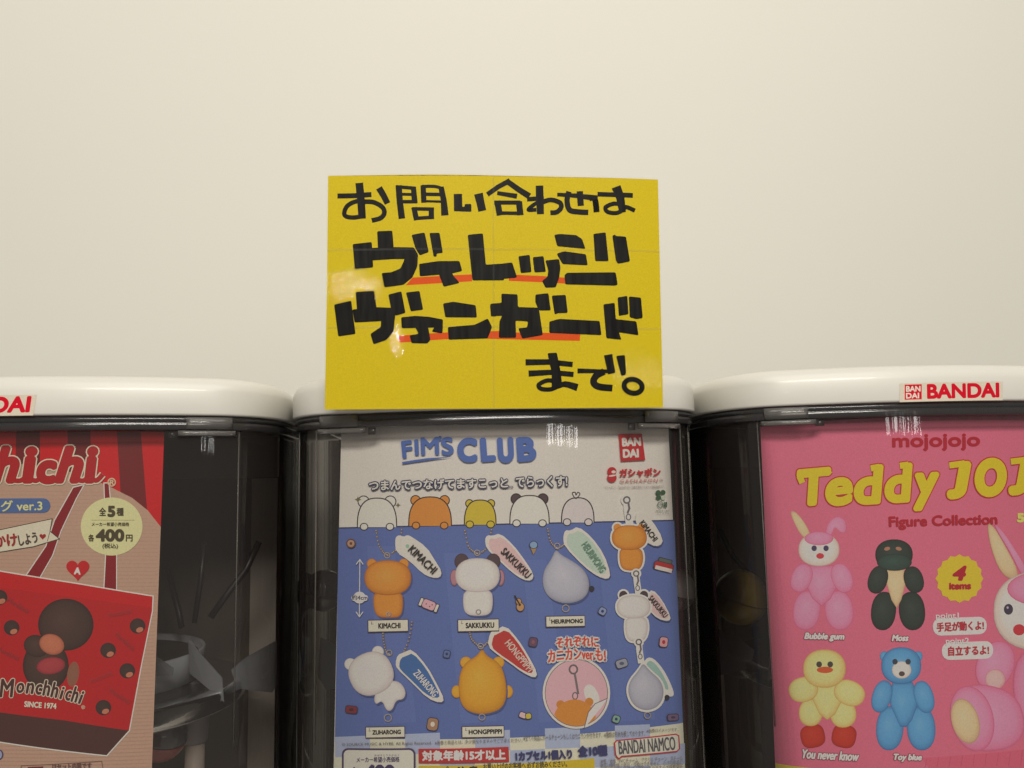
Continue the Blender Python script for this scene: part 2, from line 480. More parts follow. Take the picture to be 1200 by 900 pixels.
        mx0, mx1, my0, my1 = min(X), max(X), min(Y), max(Y)
        cx, cyy = (x0 + x1) / 2, (y0 + y1) / 2; ca, sa = math.cos(math.radians(rot)), math.sin(math.radians(rot))
        g = bold
        sx = (x1 - x0 - 2 * g) / (mx1 - mx0); sy = (y1 - y0 - 2 * g) / (my1 - my0)
        base = []
        for q in me.vertices:
            x = (q.co.x - (mx0 + mx1) / 2) * sx; y = -(q.co.y - (my0 + my1) / 2) * sy
            y += arc * ((2 * x / (x1 - x0)) ** 2)
            base.append((cx + x * ca - y * sa, cyy + x * sa + y * ca))
        polys = [tuple(p.vertices) for p in me.polygons]
        bpy.data.meshes.remove(me)
        def put(dx, dy, cc):
            vs = [s.v(x + dx, y + dy, cc) for x, y in base]
            for p in polys:
                try: s.bm.faces.new([vs[i] for i in p])
                except ValueError: pass
            s.k += .12
        if outline:
            cc = s.col(outline); R = bold + ow
            m = 8 if R < 2.5 else 14
            for k in range(m): put(R * math.cos(2 * math.pi * k / m), R * math.sin(2 * math.pi * k / m), cc)
            s.k += 1
        cc = s.col(c)
        if bold > 0:
            m = 4 if bold < .9 else (8 if bold < 2.5 else 14)
            for k in range(m): put(bold * math.cos(2 * math.pi * k / m + .4), bold * math.sin(2 * math.pi * k / m + .4), cc)
        put(0, 0, cc); s.k += 1
    def finish(s, name, material, parent):
        bm = s.bm
        xs = [q.co.x for q in bm.verts]
        k0, k1 = math.floor(min(xs) / STEP), math.ceil(max(xs) / STEP)
        for k in range(k0, k1 + 1):
            cand = [f for f in bm.faces if min(q.co.x for q in f.verts) < k * STEP - 1e-7 and max(q.co.x for q in f.verts) > k * STEP + 1e-7]
            if not cand: continue
            g = set(cand)
            for f in cand: g.update(f.edges); g.update(f.verts)
            bmesh.ops.bisect_plane(bm, geom=list(g), plane_co=(k * STEP, 0, 0), plane_no=(1, 0, 0), dist=1e-8)
        for q in bm.verts:
            a, b = q.co.x, q.co.z
            f0 = math.floor(a / STEP + 1e-6); t = a / STEP - f0
            d = s.sh.bow(f0 * STEP, b) * (1 - t) + s.sh.bow((f0 + 1) * STEP, b) * t
            q.co.y = d - EPS * q[s.lay]
        for f in bm.faces:                       # face the viewer
            f.normal_update()
            if f.normal.y > 0: f.normal_flip()
        o = build(name, bm, material, parent, smooth=False)
        return o

def ell(cx, cyy, rx, ry, n=28, rot=0.0, power=2.0, a0=0, a1=360):
    out = []
    cr, sr = math.cos(math.radians(rot)), math.sin(math.radians(rot))
    for k in range(n):
        t = math.radians(a0 + (a1 - a0) * k / (n if a1 - a0 == 360 else n - 1))
        c_, s_ = math.cos(t), math.sin(t)
        x = rx * math.copysign(abs(c_) ** (2 / power), c_); y = ry * math.copysign(abs(s_) ** (2 / power), s_)
        out.append((cx + x * cr - y * sr, cyy + x * sr + y * cr))
    return out
def smooth(pts, it=2):
    for _ in range(it):
        q = []
        for i, p in enumerate(pts):
            b = pts[(i + 1) % len(pts)]
            q += [(p[0] * .75 + b[0] * .25, p[1] * .75 + b[1] * .25), (p[0] * .25 + b[0] * .75, p[1] * .25 + b[1] * .75)]
        pts = q
    return pts
def tr(pts, ox, oy, s): return [(ox + x / s, oy + y / s) for x, y in pts]
def rect(x0, y0, x1, y1, rot=0):
    cx, cyy = (x0 + x1) / 2, (y0 + y1) / 2; c_, s_ = math.cos(math.radians(rot)), math.sin(math.radians(rot))
    return [(cx + (x - cx) * c_ - (y - cyy) * s_, cyy + (x - cx) * s_ + (y - cyy) * c_) for x, y in ((x0, y0), (x1, y0), (x1, y1), (x0, y1))]
def rrect(x0, y0, x1, y1, r, rot=0):
    pts = []
    for cx, cyy, a in ((x1 - r, y0 + r, -90), (x1 - r, y1 - r, 0), (x0 + r, y1 - r, 90), (x0 + r, y0 + r, 180)):
        for k in range(5):
            t = math.radians(a + 22.5 * k); pts.append((cx + r * math.cos(t), cyy + r * math.sin(t)))
    mx, my = (x0 + x1) / 2, (y0 + y1) / 2; c_, s_ = math.cos(math.radians(rot)), math.sin(math.radians(rot))
    return [(mx + (x - mx) * c_ - (y - my) * s_, my + (x - mx) * s_ + (y - my) * c_) for x, y in pts]
def arcpts(cx, cyy, r, a0, a1, n=12): return [(cx + r * math.cos(math.radians(a0 + (a1 - a0) * k / (n - 1))), cyy + r * math.sin(math.radians(a0 + (a1 - a0) * k / (n - 1)))) for k in range(n)]
def lerp(p, q, t): return (p[0] + (q[0] - p[0]) * t, p[1] + (q[1] - p[1]) * t)
#@@PART2
# ------------------------------------------------------------------ yellow notice on the middle cap
t = math.radians(2.4)
shS = Sheet(at(578, 345, -.0075), (1, 0, 0), (0, -math.sin(t), math.cos(t)), lambda a, b: .30 * a * a + .0007 * math.sin(38 * a))
YEL, BLK, ORG = (226, 200, 10), (24, 23, 20), (234, 84, 2)
ar = Art(shS, 1.0)
ar.poly([(384.5, 206), (480, 206), (578, 206.5), (771, 210.5), (774, 344), (777, 477.5), (578, 479), (380.5, 480), (383, 344)], YEL)
M_notice = ink_mat('yellow_paper', .55)
notice = ar.finish('notice_sign', M_notice, None)
notice.matrix_world = shS.matrix()
tag(notice, 'yellow laminated paper notice with thick black handwritten writing taped to the middle cap', 'notice')
SA = lambda p: tr(p, 380, 200, 5.714)
SB = lambda p: tr(p, 570, 200, 5.714)
SC = lambda p: tr(p, 380, 330, 5.624)
SD = lambda p: tr(p, 570, 330, 5.624)
ar = Art(shS, 1.0); ar.k = 12
for f, p in ((SA, [(545, 768), (592, 716), (760, 706), (990, 694), (990, 741), (760, 755)]), (SB, [(150, 700), (205, 697), (380, 706), (525, 716), (527, 756), (380, 748), (150, 738)]),
             (SC, [(480, 357), (800, 335), (1181, 325), (1181, 374), (800, 380), (500, 403)]), (SD, [(0, 334), (300, 336), (620, 340), (615, 391), (300, 384), (0, 377)])):
    ar.poly(f(p), ORG)
ar.finish('underline', ink_mat('orange_marker', .5), notice)
ar = Art(shS, 1.0); ar.k = 24
def st(f, pts, wd, s=5.714):
    ar.stroke(f(pts), [q / s for q in wd] if isinstance(wd, (list, tuple)) else wd / s, BLK)
def pg(f, pts):                             # blocky marker shape, its corners slightly rounded
    q = []
    for i, p in enumerate(pts):
        a, b = Vector(pts[i - 1]), Vector(pts[(i + 1) % len(pts)]); p = Vector(p)
        ra = min(9, (a - p).length * .3); rb = min(9, (b - p).length * .3)
        pa = p + (a - p).normalized() * ra; pb = p + (b - p).normalized() * rb
        q += [tuple(pa), tuple(p * .5 + (pa + pb) * .25), tuple(pb)]
    ar.poly(f(q), BLK)
def cv(pts, n=10):                          # smooth curve through pts
    out = []
    for i in range(len(pts) - 1):
        p0 = pts[max(i - 1, 0)]; p1 = pts[i]; p2 = pts[i + 1]; p3 = pts[min(i + 2, len(pts) - 1)]
        for k in range(n):
            t = k / n
            out.append(tuple(.5 * (2 * p1[j] + (p2[j] - p0[j]) * t + (2 * p0[j] - 5 * p1[j] + 4 * p2[j] - p3[j]) * t * t + (3 * p1[j] - p0[j] - 3 * p2[j] + p3[j]) * t ** 3) for j in (0, 1)))
    return out + [pts[-1]]
# first line
st(SA, [(88, 170), (200, 168), (316, 160)], [34, 34, 34]); st(SA, [(234, 82), (246, 200), (254, 322)], [52, 52, 50])
st(SA, cv([(285, 210), (215, 206), (155, 236), (134, 285), (150, 308), (200, 314), (262, 304)]), 30)
st(SA, cv([(270, 208), (330, 212), (388, 244), (402, 285), (376, 318), (318, 334)]), 32)
st(SA, [(366, 115), (398, 168), (424, 220)], [44, 42, 40])
st(SA, [(498, 98), (505, 200), (520, 322)], [42, 42, 44]); st(SA, [(480, 108), (605, 118)], 24); st(SA, [(597, 108), (606, 218)], [34, 40]); st(SA, [(500, 158), (605, 160)], 20); st(SA, [(500, 208), (622, 208)], 24)
st(SA, [(662, 98), (667, 215)], 36); st(SA, cv([(652, 106), (740, 106), (795, 122)]), 22); st(SA, [(782, 108), (800, 200), (808, 300)], [36, 40, 50]); st(SA, [(665, 158), (790, 160)], 24); st(SA, [(660, 204), (790, 208)], 16)
st(SA, [(600, 246), (618, 332)], 36); st(SA, [(588, 256), (735, 258)], 24); st(SA, [(716, 248), (718, 322)], 36); st(SA, [(608, 320), (735, 312)], 24)
st(SA, [(895, 156), (897, 272)], 56); pg(SA, [(868, 240), (940, 242), (940, 224), (984, 222), (986, 276), (868, 272)]); st(SA, [(1032, 154), (1046, 215), (1058, 270)], [60, 54, 54])
st(SB, [(6, 160), (80, 108), (158, 66)], [32, 32, 34]); st(SB, [(136, 70), (215, 126), (288, 172)], [36, 38, 42]); st(SB, [(72, 150), (205, 172)], [26, 34])
st(SB, [(72, 202), (90, 300)], 42); st(SB, [(52, 214), (228, 214)], 28); st(SB, [(218, 206), (228, 298)], 42); st(SB, [(72, 284), (243, 286)], 24)
st(SB, [(355, 100), (358, 200), (362, 292)], [50, 52, 46]); st(SB, [(272, 192), (385, 184)], 30); st(SB, cv([(360, 205), (318, 228), (282, 262), (335, 262)]), [26] * 31); st(SB, cv([(372, 212), (430, 196), (490, 214), (500, 248), (470, 278), (428, 282)]), 32)
st(SB, [(474, 160), (600, 168), (745, 186)], [24, 30, 40]); st(SB, cv([(552, 140), (540, 200), (556, 262), (610, 276), (682, 280)]), 36); st(SB, [(625, 138), (632, 236)], 42); st(SB, cv([(690, 190), (722, 188), (732, 220), (738, 278)]), [30] * 10 + [40] * 21)
st(SB, [(744, 158), (980, 166)], [30, 32]); st(SB, [(868, 108), (896, 180), (912, 280)], [62, 56, 44]); st(SB, cv([(905, 226), (850, 222), (798, 246), (812, 276), (870, 284), (915, 262), (935, 244), (994, 268)]), 28)
# second line
pg(SA, [(190, 492), (318, 478), (322, 540), (328, 648), (204, 662), (196, 560)]); pg(SA, [(354, 406), (456, 402), (466, 530), (360, 530)])
pg(SA, [(310, 518), (460, 512), (600, 514), (602, 592), (470, 592), (310, 602)]); pg(SA, [(540, 516), (600, 514), (628, 560), (624, 640), (590, 715), (530, 765), (402, 782), (384, 686), (450, 680), (510, 655), (535, 600)])
pg(SA, [(584, 430), (672, 414), (700, 545), (640, 568), (610, 520)]); pg(SA, [(704, 418), (772, 416), (794, 550), (752, 556), (752, 576), (732, 576)])
pg(SA, [(634, 625), (760, 606), (905, 605), (924, 672), (850, 690), (640, 708)]); pg(SA, [(762, 680), (852, 680), (866, 705), (906, 752), (800, 778)])
pg(SA, [(960, 430), (1062, 420), (1082, 630), (1204, 622), (1204, 735), (992, 735)]); pg(SB, [(0, 636), (172, 614), (206, 716), (80, 728), (0, 734)])
pg(SB, [(214, 574), (290, 564), (302, 680), (230, 686)]); pg(SB, [(310, 580), (382, 572), (398, 678), (322, 682)]); pg(SB, [(394, 602), (486, 592), (496, 650), (486, 720), (464, 782), (396, 784), (372, 738), (408, 712), (414, 670)])
pg(SB, [(454, 430), (490, 424), (600, 432), (640, 458), (663, 524), (474, 506)]); pg(SB, [(470, 556), (520, 540), (666, 560), (678, 634), (510, 626)])
pg(SB, [(522, 700), (540, 684), (865, 681), (879, 764), (860, 770), (528, 762)]); pg(SB, [(716, 424), (798, 413), (818, 606), (728, 606)]); pg(SB, [(843, 436), (862, 428), (866, 438), (934, 442), (961, 608), (880, 624), (866, 600)])
# third line
pg(SC, [(65, 152), (178, 125), (206, 345), (92, 362)]); pg(SC, [(206, 68), (330, 60), (347, 190), (216, 190)]); pg(SC, [(185, 184), (340, 168), (470, 174), (466, 256), (200, 270)])
pg(SC, [(376, 235), (468, 200), (458, 330), (410, 385), (324, 414), (304, 345), (372, 300)]); pg(SC, [(422, 86), (508, 64), (536, 206), (470, 226), (440, 180)]); pg(SC, [(538, 72), (628, 62), (652, 185), (570, 196)])
pg(SC, [(506, 236), (600, 226), (690, 232), (783, 250), (780, 302), (510, 308)]); pg(SC, [(598, 300), (684, 296), (700, 385), (680, 408), (575, 406), (562, 355), (622, 344)]); pg(SC, [(708, 330), (728, 296), (782, 290), (779, 342)])
pg(SC, [(782, 145), (850, 133), (998, 156), (1006, 237), (798, 235)]); pg(SC, [(814, 300), (990, 285), (1078, 243), (1106, 300), (1076, 374), (820, 383)])
pg(SC, [(1092, 150), (1140, 142), (1140, 228), (1098, 230)])
pg(SD, [(26, 146), (100, 140), (98, 80), (205, 84), (208, 168), (345, 172), (372, 352), (236, 376), (210, 308), (268, 302), (274, 262), (192, 258), (196, 370), (82, 370), (86, 262), (104, 225), (30, 228)])
pg(SD, [(322, 86), (408, 76), (424, 190), (346, 190), (322, 135)]); pg(SD, [(430, 92), (522, 88), (536, 206), (472, 208), (450, 217)]); pg(SD, [(414, 264), (480, 246), (746, 260), (758, 353), (414, 338)])
pg(SD, [(770, 150), (845, 140), (852, 248), (988, 262), (1002, 354), (872, 334), (890, 383), (790, 373)]); pg(SD, [(864, 105), (928, 94), (936, 215), (872, 226)]); pg(SD, [(938, 98), (1018, 106), (1030, 240), (990, 248), (944, 235)])
# fourth line
D_ = 5.624
st(SD, [(258, 532), (410, 530), (568, 546)], [40, 36, 34], D_); st(SD, [(278, 606), (420, 598), (574, 612)], [40, 34, 34], D_); pg(SD, [(402, 472), (464, 468), (490, 600), (500, 690), (430, 712), (430, 600)])
st(SD, cv([(470, 660), (400, 652), (345, 680), (360, 706), (420, 710), (475, 690), (520, 676), (600, 698)]), [28] * 50 + [28 + k for k in range(21)], D_)
st(SD, [(600, 588), (720, 590), (830, 592)], [32, 26, 24], D_); st(SD, cv([(775, 592), (722, 622), (706, 664), (740, 692), (830, 702)]), 44, D_)
st(SD, [(802, 482), (812, 540), (826, 606)], [56, 52, 50], D_); pg(SD, [(854, 490), (912, 484), (920, 600), (914, 618), (888, 622)])
pts = ell(966, 690, 60, 45, 32, 12); st(SD, pts + pts[:2], 34, D_)
lettering = ar.finish('handwriting', mat('black_marker', (.006, .0058, .005, 1), .5, .12, var=(300, .85, (1, 1, .1))), notice)
# clear laminate over the paper, standing a little proud of its edge, and two strips of tape
ar = Art(shS, 1.0); ar.k = 60
ar.poly([(383, 204.6), (578, 205.2), (772.4, 209.2), (775.4, 344), (778.5, 479), (578, 480.4), (379, 481.4), (381.5, 344)], (255, 255, 255))
M_film = clear('clear_laminate', (.99, .99, .985, 1), 1.0, .012, bump=(230, .085, .0007, (1, 1, 1)), ior=1.3, haze=.002, hazecol=(.8, .75, .62, 1))
ar.finish('laminate', M_film, notice)
M_tape = clear('clear_tape', (.97, .97, .96, 1), 1.0, .12, ior=1.3, haze=.022, hazecol=(.75, .72, .62, 1))
ar = Art(shS, 1.0); ar.k = 75
for y0 in (291, 382):
    ar.poly([(384, y0 + 1), (578, y0), (774, y0 + 2.5), (774, y0 + 5), (578, y0 + 2.4), (384, y0 + 3.4)], (255, 255, 255))
ar.poly([(577.2, 207), (579.2, 207), (579.7, 478), (577.7, 478)], (255, 255, 255))
ar.finish('tape_edge', M_tape, notice)

# ------------------------------------------------------------------ maker's sticker (drawn once, every cap carries one)
YR = -.014
MX = {'l': -.3635, 'm': .006, 'r': .3765}
def sticker(shift):
    shT = Sheet((MX['r'] + shift, YR, ZC + HB), (1, 0, 0), (0, 0, 1), lambda a, b: CURV * a * a)
    ar = Art(shT, .95); ar.k = 50
    RED, W_ = (196, 14, 38), (214, 206, 194)
    ar.poly([(1054, 449.5), (1175, 447), (1175, 469), (1054, 471.3)], (204, 194, 176))
    ar.poly([(1060, 450.8), (1080, 450.3), (1080, 468), (1060, 468.5)], RED)
    ar.text('BAN', 1061.5, 452.3, 1078.6, 459, W_, -1.2, .35); ar.text('DAI', 1061.5, 460.3, 1077, 467, W_, -1.2, .35)
    ar.text('BANDAI', 1086, 449.0, 1171, 466.8, RED, -1.2, 1.1, res=8)
    return ar.finish('logo_sticker', M_ink_sticker, None)
stick = sticker(0)
stick.parent = cap; stick.location = (0, 0, HB)

# the other two machines: copies of the middle one and all its parts
left_machine = copy_tree(machine, None, (MX['l'], 0, ZC))
left_machine['label'] = 'capsule vending machine holding the red and beige tote bag poster, cut by the frame edge'
right_machine = copy_tree(machine, None, (MX['r'], YR, ZC))
right_machine['label'] = 'capsule vending machine holding the pink poster of jointed toy animals'

for c in left_machine.children:
    for q in list(c.children):
        if q.name.startswith('logo_sticker'):
            stl = sticker(.030); q.data = stl.data; bpy.data.objects.remove(stl)
# ------------------------------------------------------------------ posters
def front_depth(a):
    a = abs(a)
    for p, q in zip(HALF, HALF[1:]):
        if p[0] <= a <= q[0] and q[0] > p[0]: return p[1] + (q[1] - p[1]) * (a - p[0]) / (q[0] - p[0])
    return HALF[-1][1]
def poster_sheet(mx, tilt=3.0, y0=.0085):
    t = math.radians(tilt)
    return Sheet((mx, y0, ZC - .24), (1, 0, 0), (0, math.sin(t), math.cos(t)), lambda a, b: front_depth(a))
GAIN = 2.17

# --- middle poster
sh = poster_sheet(MX['m'])
WHT, BLU, NAV, INK = (172, 166, 160), (70, 86, 134), (42, 46, 82), (34, 30, 32)
BLB2 = (74, 90, 138)
RAW |= {WHT, BLU, BLB2}
ar = Art(sh, GAIN)
ar.poly([(400, 499.5), (591, 498), (783, 497), (807, 985), (389, 985)], WHT)
poster = ar.finish('poster', M_print, None); poster.matrix_world = sh.matrix()
tag(poster, 'white and blue poster with plain charms on ball chains inside the middle machine', 'poster', 'printed posters in the machines')
ar = Art(sh, GAIN); ar.k = 12
ar.poly([(397, 618.8), (790, 609.8), (800.3, 847), (392.5, 863.5)], BLU)
ar.line([(397, 618.8), (790, 609.8)], 1.6, NAV)
# pale bands and checks at the foot
ar.poly([(392.5, 863.5), (800.3, 847), (807, 985), (389, 985)], (184, 176, 156))
for i in range(10):
    for j in range(5):
        if (i + j) % 2: continue
        x0 = 392.5 + i * 41; y0 = 863.5 + j * 24 - i * 1.65
        ar.poly([(x0, max(y0, 863.5 - (x0 - 392.5) * .0405)), (x0 + 41, y0 - 1.65), (x0 + 41.4, y0 + 22.3), (x0 + .4, y0 + 24)], (137, 148, 172))
for k, (x0, x1) in enumerate(((430, 462), (520, 556), (612, 640), (702, 742))):  # faint tone bands in the blue print
    ar.poly([(x0, 640 + 8 * k), (x1, 640 + 8 * k), (x1 + 26, 846 - k), (x0 + 20, 849 - k)], BLB2)
def chain(pts, r=1.5, c=(92, 82, 80)):
    q = cv(pts, 4)
    for p in q: ar.poly(ell(p[0], p[1], r, r, 8), c)
    for p in q: ar.poly(ell(p[0] - .35, p[1] - .4, r * .4, r * .4, 6), (160, 150, 145))
def ringlet(x, y, r=3.2): ar.line(ell(x, y, r, r, 14), 1.4, (96, 90, 92), True); ar.line(ell(x - .4, y - .4, r, r, 14), .4, (160, 152, 148), True)
def pennant(pts, fill, txt, tc, p0, p1, h, edge=WHT):
    q = smooth(pts, 1)
    ar.poly([(x + 1.2, y + 1.6) for x, y in q], (58, 68, 108)); ar.poly(q, edge)
    cx = sum(p[0] for p in q) / len(q); cyy = sum(p[1] for p in q) / len(q)
    if fill: ar.poly([(cx + (x - cx) * .84, cyy + (y - cyy) * .84) for x, y in q], fill)
    a = math.degrees(math.atan2(p1[1] - p0[1], p1[0] - p0[0])); L = math.hypot(p1[0] - p0[0], p1[1] - p0[1])
    mx, my = (p0[0] + p1[0]) / 2, (p0[1] + p1[1]) / 2
    texts.append((txt, mx - L / 2, my - h / 2, mx + L / 2, my + h / 2, tc, a, .25))
texts = []
def plain_charm(cx, cyy, rw, rh, body, rim, mid, top, ears=None, earc=None, rot=0, outline=None):
    """a plain rounded charm: head lump over a smaller body lump, no face"""
    c_, s_ = math.cos(math.radians(rot)), math.sin(math.radians(rot))
    E = []
    if ears:
        for sx in (-1, 1):
            ex, ey = sx * rw * .68, -rh * .80
            E.append(ell(cx + ex * c_ - ey * s_, cyy + ex * s_ + ey * c_, ears, ears, 18))
    H = ell(cx, cyy, rw, rh, 32, rot, 2.3)
    if outline:
        for q, g in [(H, 1)] + [(e, 1) for e in E] + ([(body, 1)] if body else []):
            mx = sum(p[0] for p in q) / len(q); my = sum(p[1] for p in q) / len(q)
            ar.poly([(x + (x - mx) / max(math.hypot(x - mx, y - my), .1) * 2.2, y + (y - my) / max(math.hypot(x - mx, y - my), .1) * 2.2) for x, y in q], outline)
    else:
        for q in [H] + ([body] if body else []): ar.poly([(x + 1.6, y + 2) for x, y in q], (62, 74, 118))
    if body: ar.blob(body, rim, mid, mid)
    for e in E: ar.blob(e, rim, earc or mid, earc or mid)
    ar.blob(H, rim, mid, top)
# five lumps peeking over the line (plain, without faces)
for cx, rw, hh, c, e in ((441.8, 23, 34, (180, 172, 164), 6.5), (504, 25, 34, (196, 128, 52), 5.6), (562.7, 18.5, 29, (190, 170, 48), 4.4), (620.5, 23, 33, (182, 174, 165), 6), (677, 19, 29, (164, 160, 160), 0)):
    yb = 618.8 - (cx - 397) * .0229
    if e:
        for s in (-1, 1):
            ec = INK if cx == 620.5 else c
            ar.poly(ell(cx + s * rw * .68, yb - hh + 4, e + .7, e + .7, 18), INK); ar.poly(ell(cx + s * rw * .68, yb - hh + 4, e - .5, e - .5, 18), (66, 52, 56) if cx == 620.5 else c)
    dome = lambda g: [(cx + (rw + g) * math.copysign(abs(math.cos(a)) ** .8, math.cos(a)), yb - (hh + g) * abs(math.sin(a)) ** .75) for a in [math.pi * k / 24 for k in range(25)]]
    ar.poly(dome(.7), INK); ar.poly(dome(-.6), c)
    for s in (-1, 1):
        ar.poly(ell(cx + s * rw * .66, yb - .5, 5, 4.6, 18), INK); ar.poly(ell(cx + s * rw * .66, yb - .5, 3.9, 3.5, 18), c)
for x, y, r in ((419.5, 585.5, 4), (466.5, 592, 3.2)):
    ar.poly([(x, y - r), (x + r * .3, y - r * .3), (x + r, y), (x + r * .3, y + r * .3), (x, y + r), (x - r * .3, y + r * .3), (x - r, y), (x - r * .3, y - r * .3)], (96, 92, 60))
ar.line(cv([(674, 584.5), (670.5, 578), (674, 577), (675, 580), (677, 577), (679.5, 579), (675.5, 584.5)], 5), 1, INK)
TIG = ((158, 88, 26), (204, 134, 52), (222, 158, 78)); WCH = ((140, 134, 134), (176, 170, 166), (190, 184, 178)); GRY = ((108, 110, 122), (142, 144, 156), (166, 166, 174)); GOL = ((170, 110, 22), (208, 150, 40), (220, 172, 72))
# charm 1
chain([(441, 622), (444, 638), (450, 648), (455, 651)]); chain([(471, 621), (468, 640), (460, 648)]); ringlet(454, 651)
pennant([(463, 635), (464, 629), (468, 627), (473, 629), (477, 627), (481, 628), (500, 641), (510, 657), (518, 670), (515.5, 677), (506, 677), (495, 672), (481, 658), (464, 647)], None, 'KIMACHI', INK, (481, 641.5), (510, 669.5), 10)
ar.poly(ell(477.5, 640, 2.2, 2.4, 12), (120, 156, 136))
plain_charm(454.5, 677, 27.5, 20.5, smooth([(438, 692), (471, 692), (473, 708), (470, 723), (457, 724), (441, 723), (437, 708)]), *TIG, ears=6)
ringlet(455.6, 720, 2.4)
# charm 2
chain([(545, 622), (549, 640), (556, 647), (560, 649)]); chain([(576, 621), (573, 639), (565, 647)]); ringlet(559.5, 648)
pennant([(568, 632), (571, 627), (577, 628), (586, 624.7), (601, 638), (614, 655), (625.7, 673), (623, 680.5), (613, 679.5), (600, 671), (584, 656), (570, 643)], (186, 150, 150), 'SAKKUKKU', INK, (589, 644), (620, 675), 9)
for s in (-1, 1): ar.blob(ell(559.5 + s * 18.5, 658, 8.5, 9.5, 18), (48, 36, 42), (66, 52, 58), (70, 56, 62)); ar.blob(ell(559.5 + s * 27, 677, 5, 10, 16), (56, 40, 50), (150, 106, 116), (150, 106, 116))
plain_charm(559.5, 674, 26, 20, smooth([(544, 690), (576, 690), (578, 706), (575, 720), (560, 722), (545, 720), (542, 706)]), *WCH)
ringlet(560.5, 717, 2.6)
# charm 3: grey drop
chain([(642, 620), (645, 634), (651, 641), (654, 643)]); chain([(668, 627), (662, 637), (657, 641)]); ringlet(653, 640)
pennant([(659.5, 630), (662, 621), (668, 622), (677, 616.5), (693, 629), (708, 650), (715.5, 673), (712, 679), (700, 675.5), (684, 664), (661, 640)], (146, 164, 152), 'HEURIMONG', (92, 124, 108), (684, 636), (707, 669), 9)
drop = smooth([(651, 643), (657, 650), (672, 658), (685, 668), (691, 682), (688, 698), (675, 706), (657, 707), (641, 699), (635, 684), (637, 668), (646, 655)])
ar.poly([(x + 1.6, y + 2) for x, y in drop], (62, 74, 118)); ar.blob(drop, *GRY); ar.poly(ell(693, 690, 3.4, 3.6, 12), (38, 36, 44)); ringlet(663, 713, 4)
# charm 4: tilted white
chain([(449, 740), (450, 752), (453, 764), (457, 767)]); chain([(483, 729), (480, 747), (474, 763)]); ringlet(456.5, 765)
pennant([(463.5, 777), (466, 767), (474, 764), (483, 760), (501, 781), (513, 803), (521, 819.5), (516, 823.5), (501, 818), (482, 799), (465, 783)], (58, 96, 150), 'ZUHARONG', (178, 182, 184), (487, 786), (511, 814), 9)
plain_charm(435, 789, 26, 25, smooth([(446, 800), (466, 796), (476, 808), (474, 819), (464, 820), (460, 832), (453, 833), (448, 820), (440, 826), (438, 816)]), *WCH, ears=7, rot=-24)
ringlet(455, 841, 4.2)
# charm 5: golden
chain([(550, 739), (553, 749), (560, 756), (564, 758)]); chain([(577, 739), (574, 749), (568, 756)]); ringlet(563.5, 757)
pennant([(571, 757), (574, 741), (579, 739), (592, 732), (607, 749), (619, 768), (630, 789), (626, 794.5), (611, 787), (598, 777), (583, 767)], (172, 50, 48), 'HONGPPIPPI', (190, 160, 150), (594, 751), (622, 785), 9)
for s in (-1, 1): ar.blob(ell(565 + s * 19, 776, 7, 7, 16), *GOL); ar.blob(ell(565 + s * 30, 810, 6, 7.5, 16), *GOL)
gb = smooth([(565, 759), (570, 768), (585, 776), (592, 792), (594, 815), (588, 830), (572, 836), (556, 836), (542, 829), (537, 812), (538, 790), (545, 776), (559, 768)])
ar.poly([(x + 1.6, y + 2) for x, y in gb], (62, 74, 118)); ar.blob(gb, *GOL); ringlet(565, 840, 3.6)
# clipped charms down the right side
def clasp(x, y, s=1.0):
    for g, c in ((3.2, (176, 170, 166)), (0, None)):
        if c:
            ar.line([(x, y), (x + 1 * s, y + 12 * s), (x + 3 * s, y + 26 * s)], 9 * s, c); ar.poly(ell(x, y, 7 * s, 7 * s, 16), c)
    ar.line(ell(x, y, 3.6 * s, 3.6 * s, 14), 1.8 * s, (80, 76, 80), True); ar.line([(x + 2 * s, y + 4 * s), (x + 3 * s, y + 10 * s), (x + 1 * s, y + 15 * s)], 2.4 * s, (86, 80, 84))
    ar.line(ell(x + 2 * s, y + 20 * s, 2.6 * s, 3.4 * s, 12), 1.2 * s, (80, 76, 80), True)
def small_pennant(pts, fill, txt, p0, p1):
    pennant(pts, fill, txt, INK, p0, p1, 7)
clasp(734, 586)
small_pennant([(742, 603), (753, 600.5), (764, 610), (777, 632), (773, 640), (762, 639), (750, 628)], None, 'KIMACHI', (751, 611), (768, 633))
plain_charm(737, 630, 20.5, 14.5, smooth([(726, 641), (751, 641), (754, 655), (750, 667), (739, 669), (728, 667), (725, 655)]), *TIG, ears=4.6, outline=(178, 172, 166))
clasp(745, 672, .85)
small_pennant([(757, 697), (764, 690), (775, 702), (786, 723), (783, 728), (770, 725), (758, 713)], (178, 150, 150), 'SAKKUKKU', (761, 699), (780, 722))
for s in (-1, 1): ar.poly(ell(742 + s * 12, 697, 7, 7, 14), (178, 172, 166)); ar.poly(ell(742 + s * 12, 697.5, 5, 5.4, 14), (58, 46, 54))
plain_charm(742, 711, 19.5, 13.5, smooth([(733, 722), (757, 722), (759, 737), (755, 750), (745, 752), (735, 750), (732, 737)]), *WCH, outline=(178, 172, 166))
clasp(748, 752, .85)
pennant([(751, 778), (761, 767), (777, 783), (790, 811), (787, 816), (777, 811), (760, 797)], (120, 152, 146), '', INK, (760, 780), (784, 808), 7) if False else None
ar.poly(smooth([(751, 778), (761, 767), (777, 783), (790, 811), (787, 817), (777, 813), (760, 797)]), (176, 172, 166)); ar.poly(smooth([(755, 779), (762, 772), (774, 785), (785, 809), (776, 806), (762, 794)]), (122, 152, 146))
dr = smooth([(753, 776), (760, 785), (774, 797), (778, 812), (772, 827), (757, 833), (742, 827), (735, 812), (737, 798), (748, 785)])
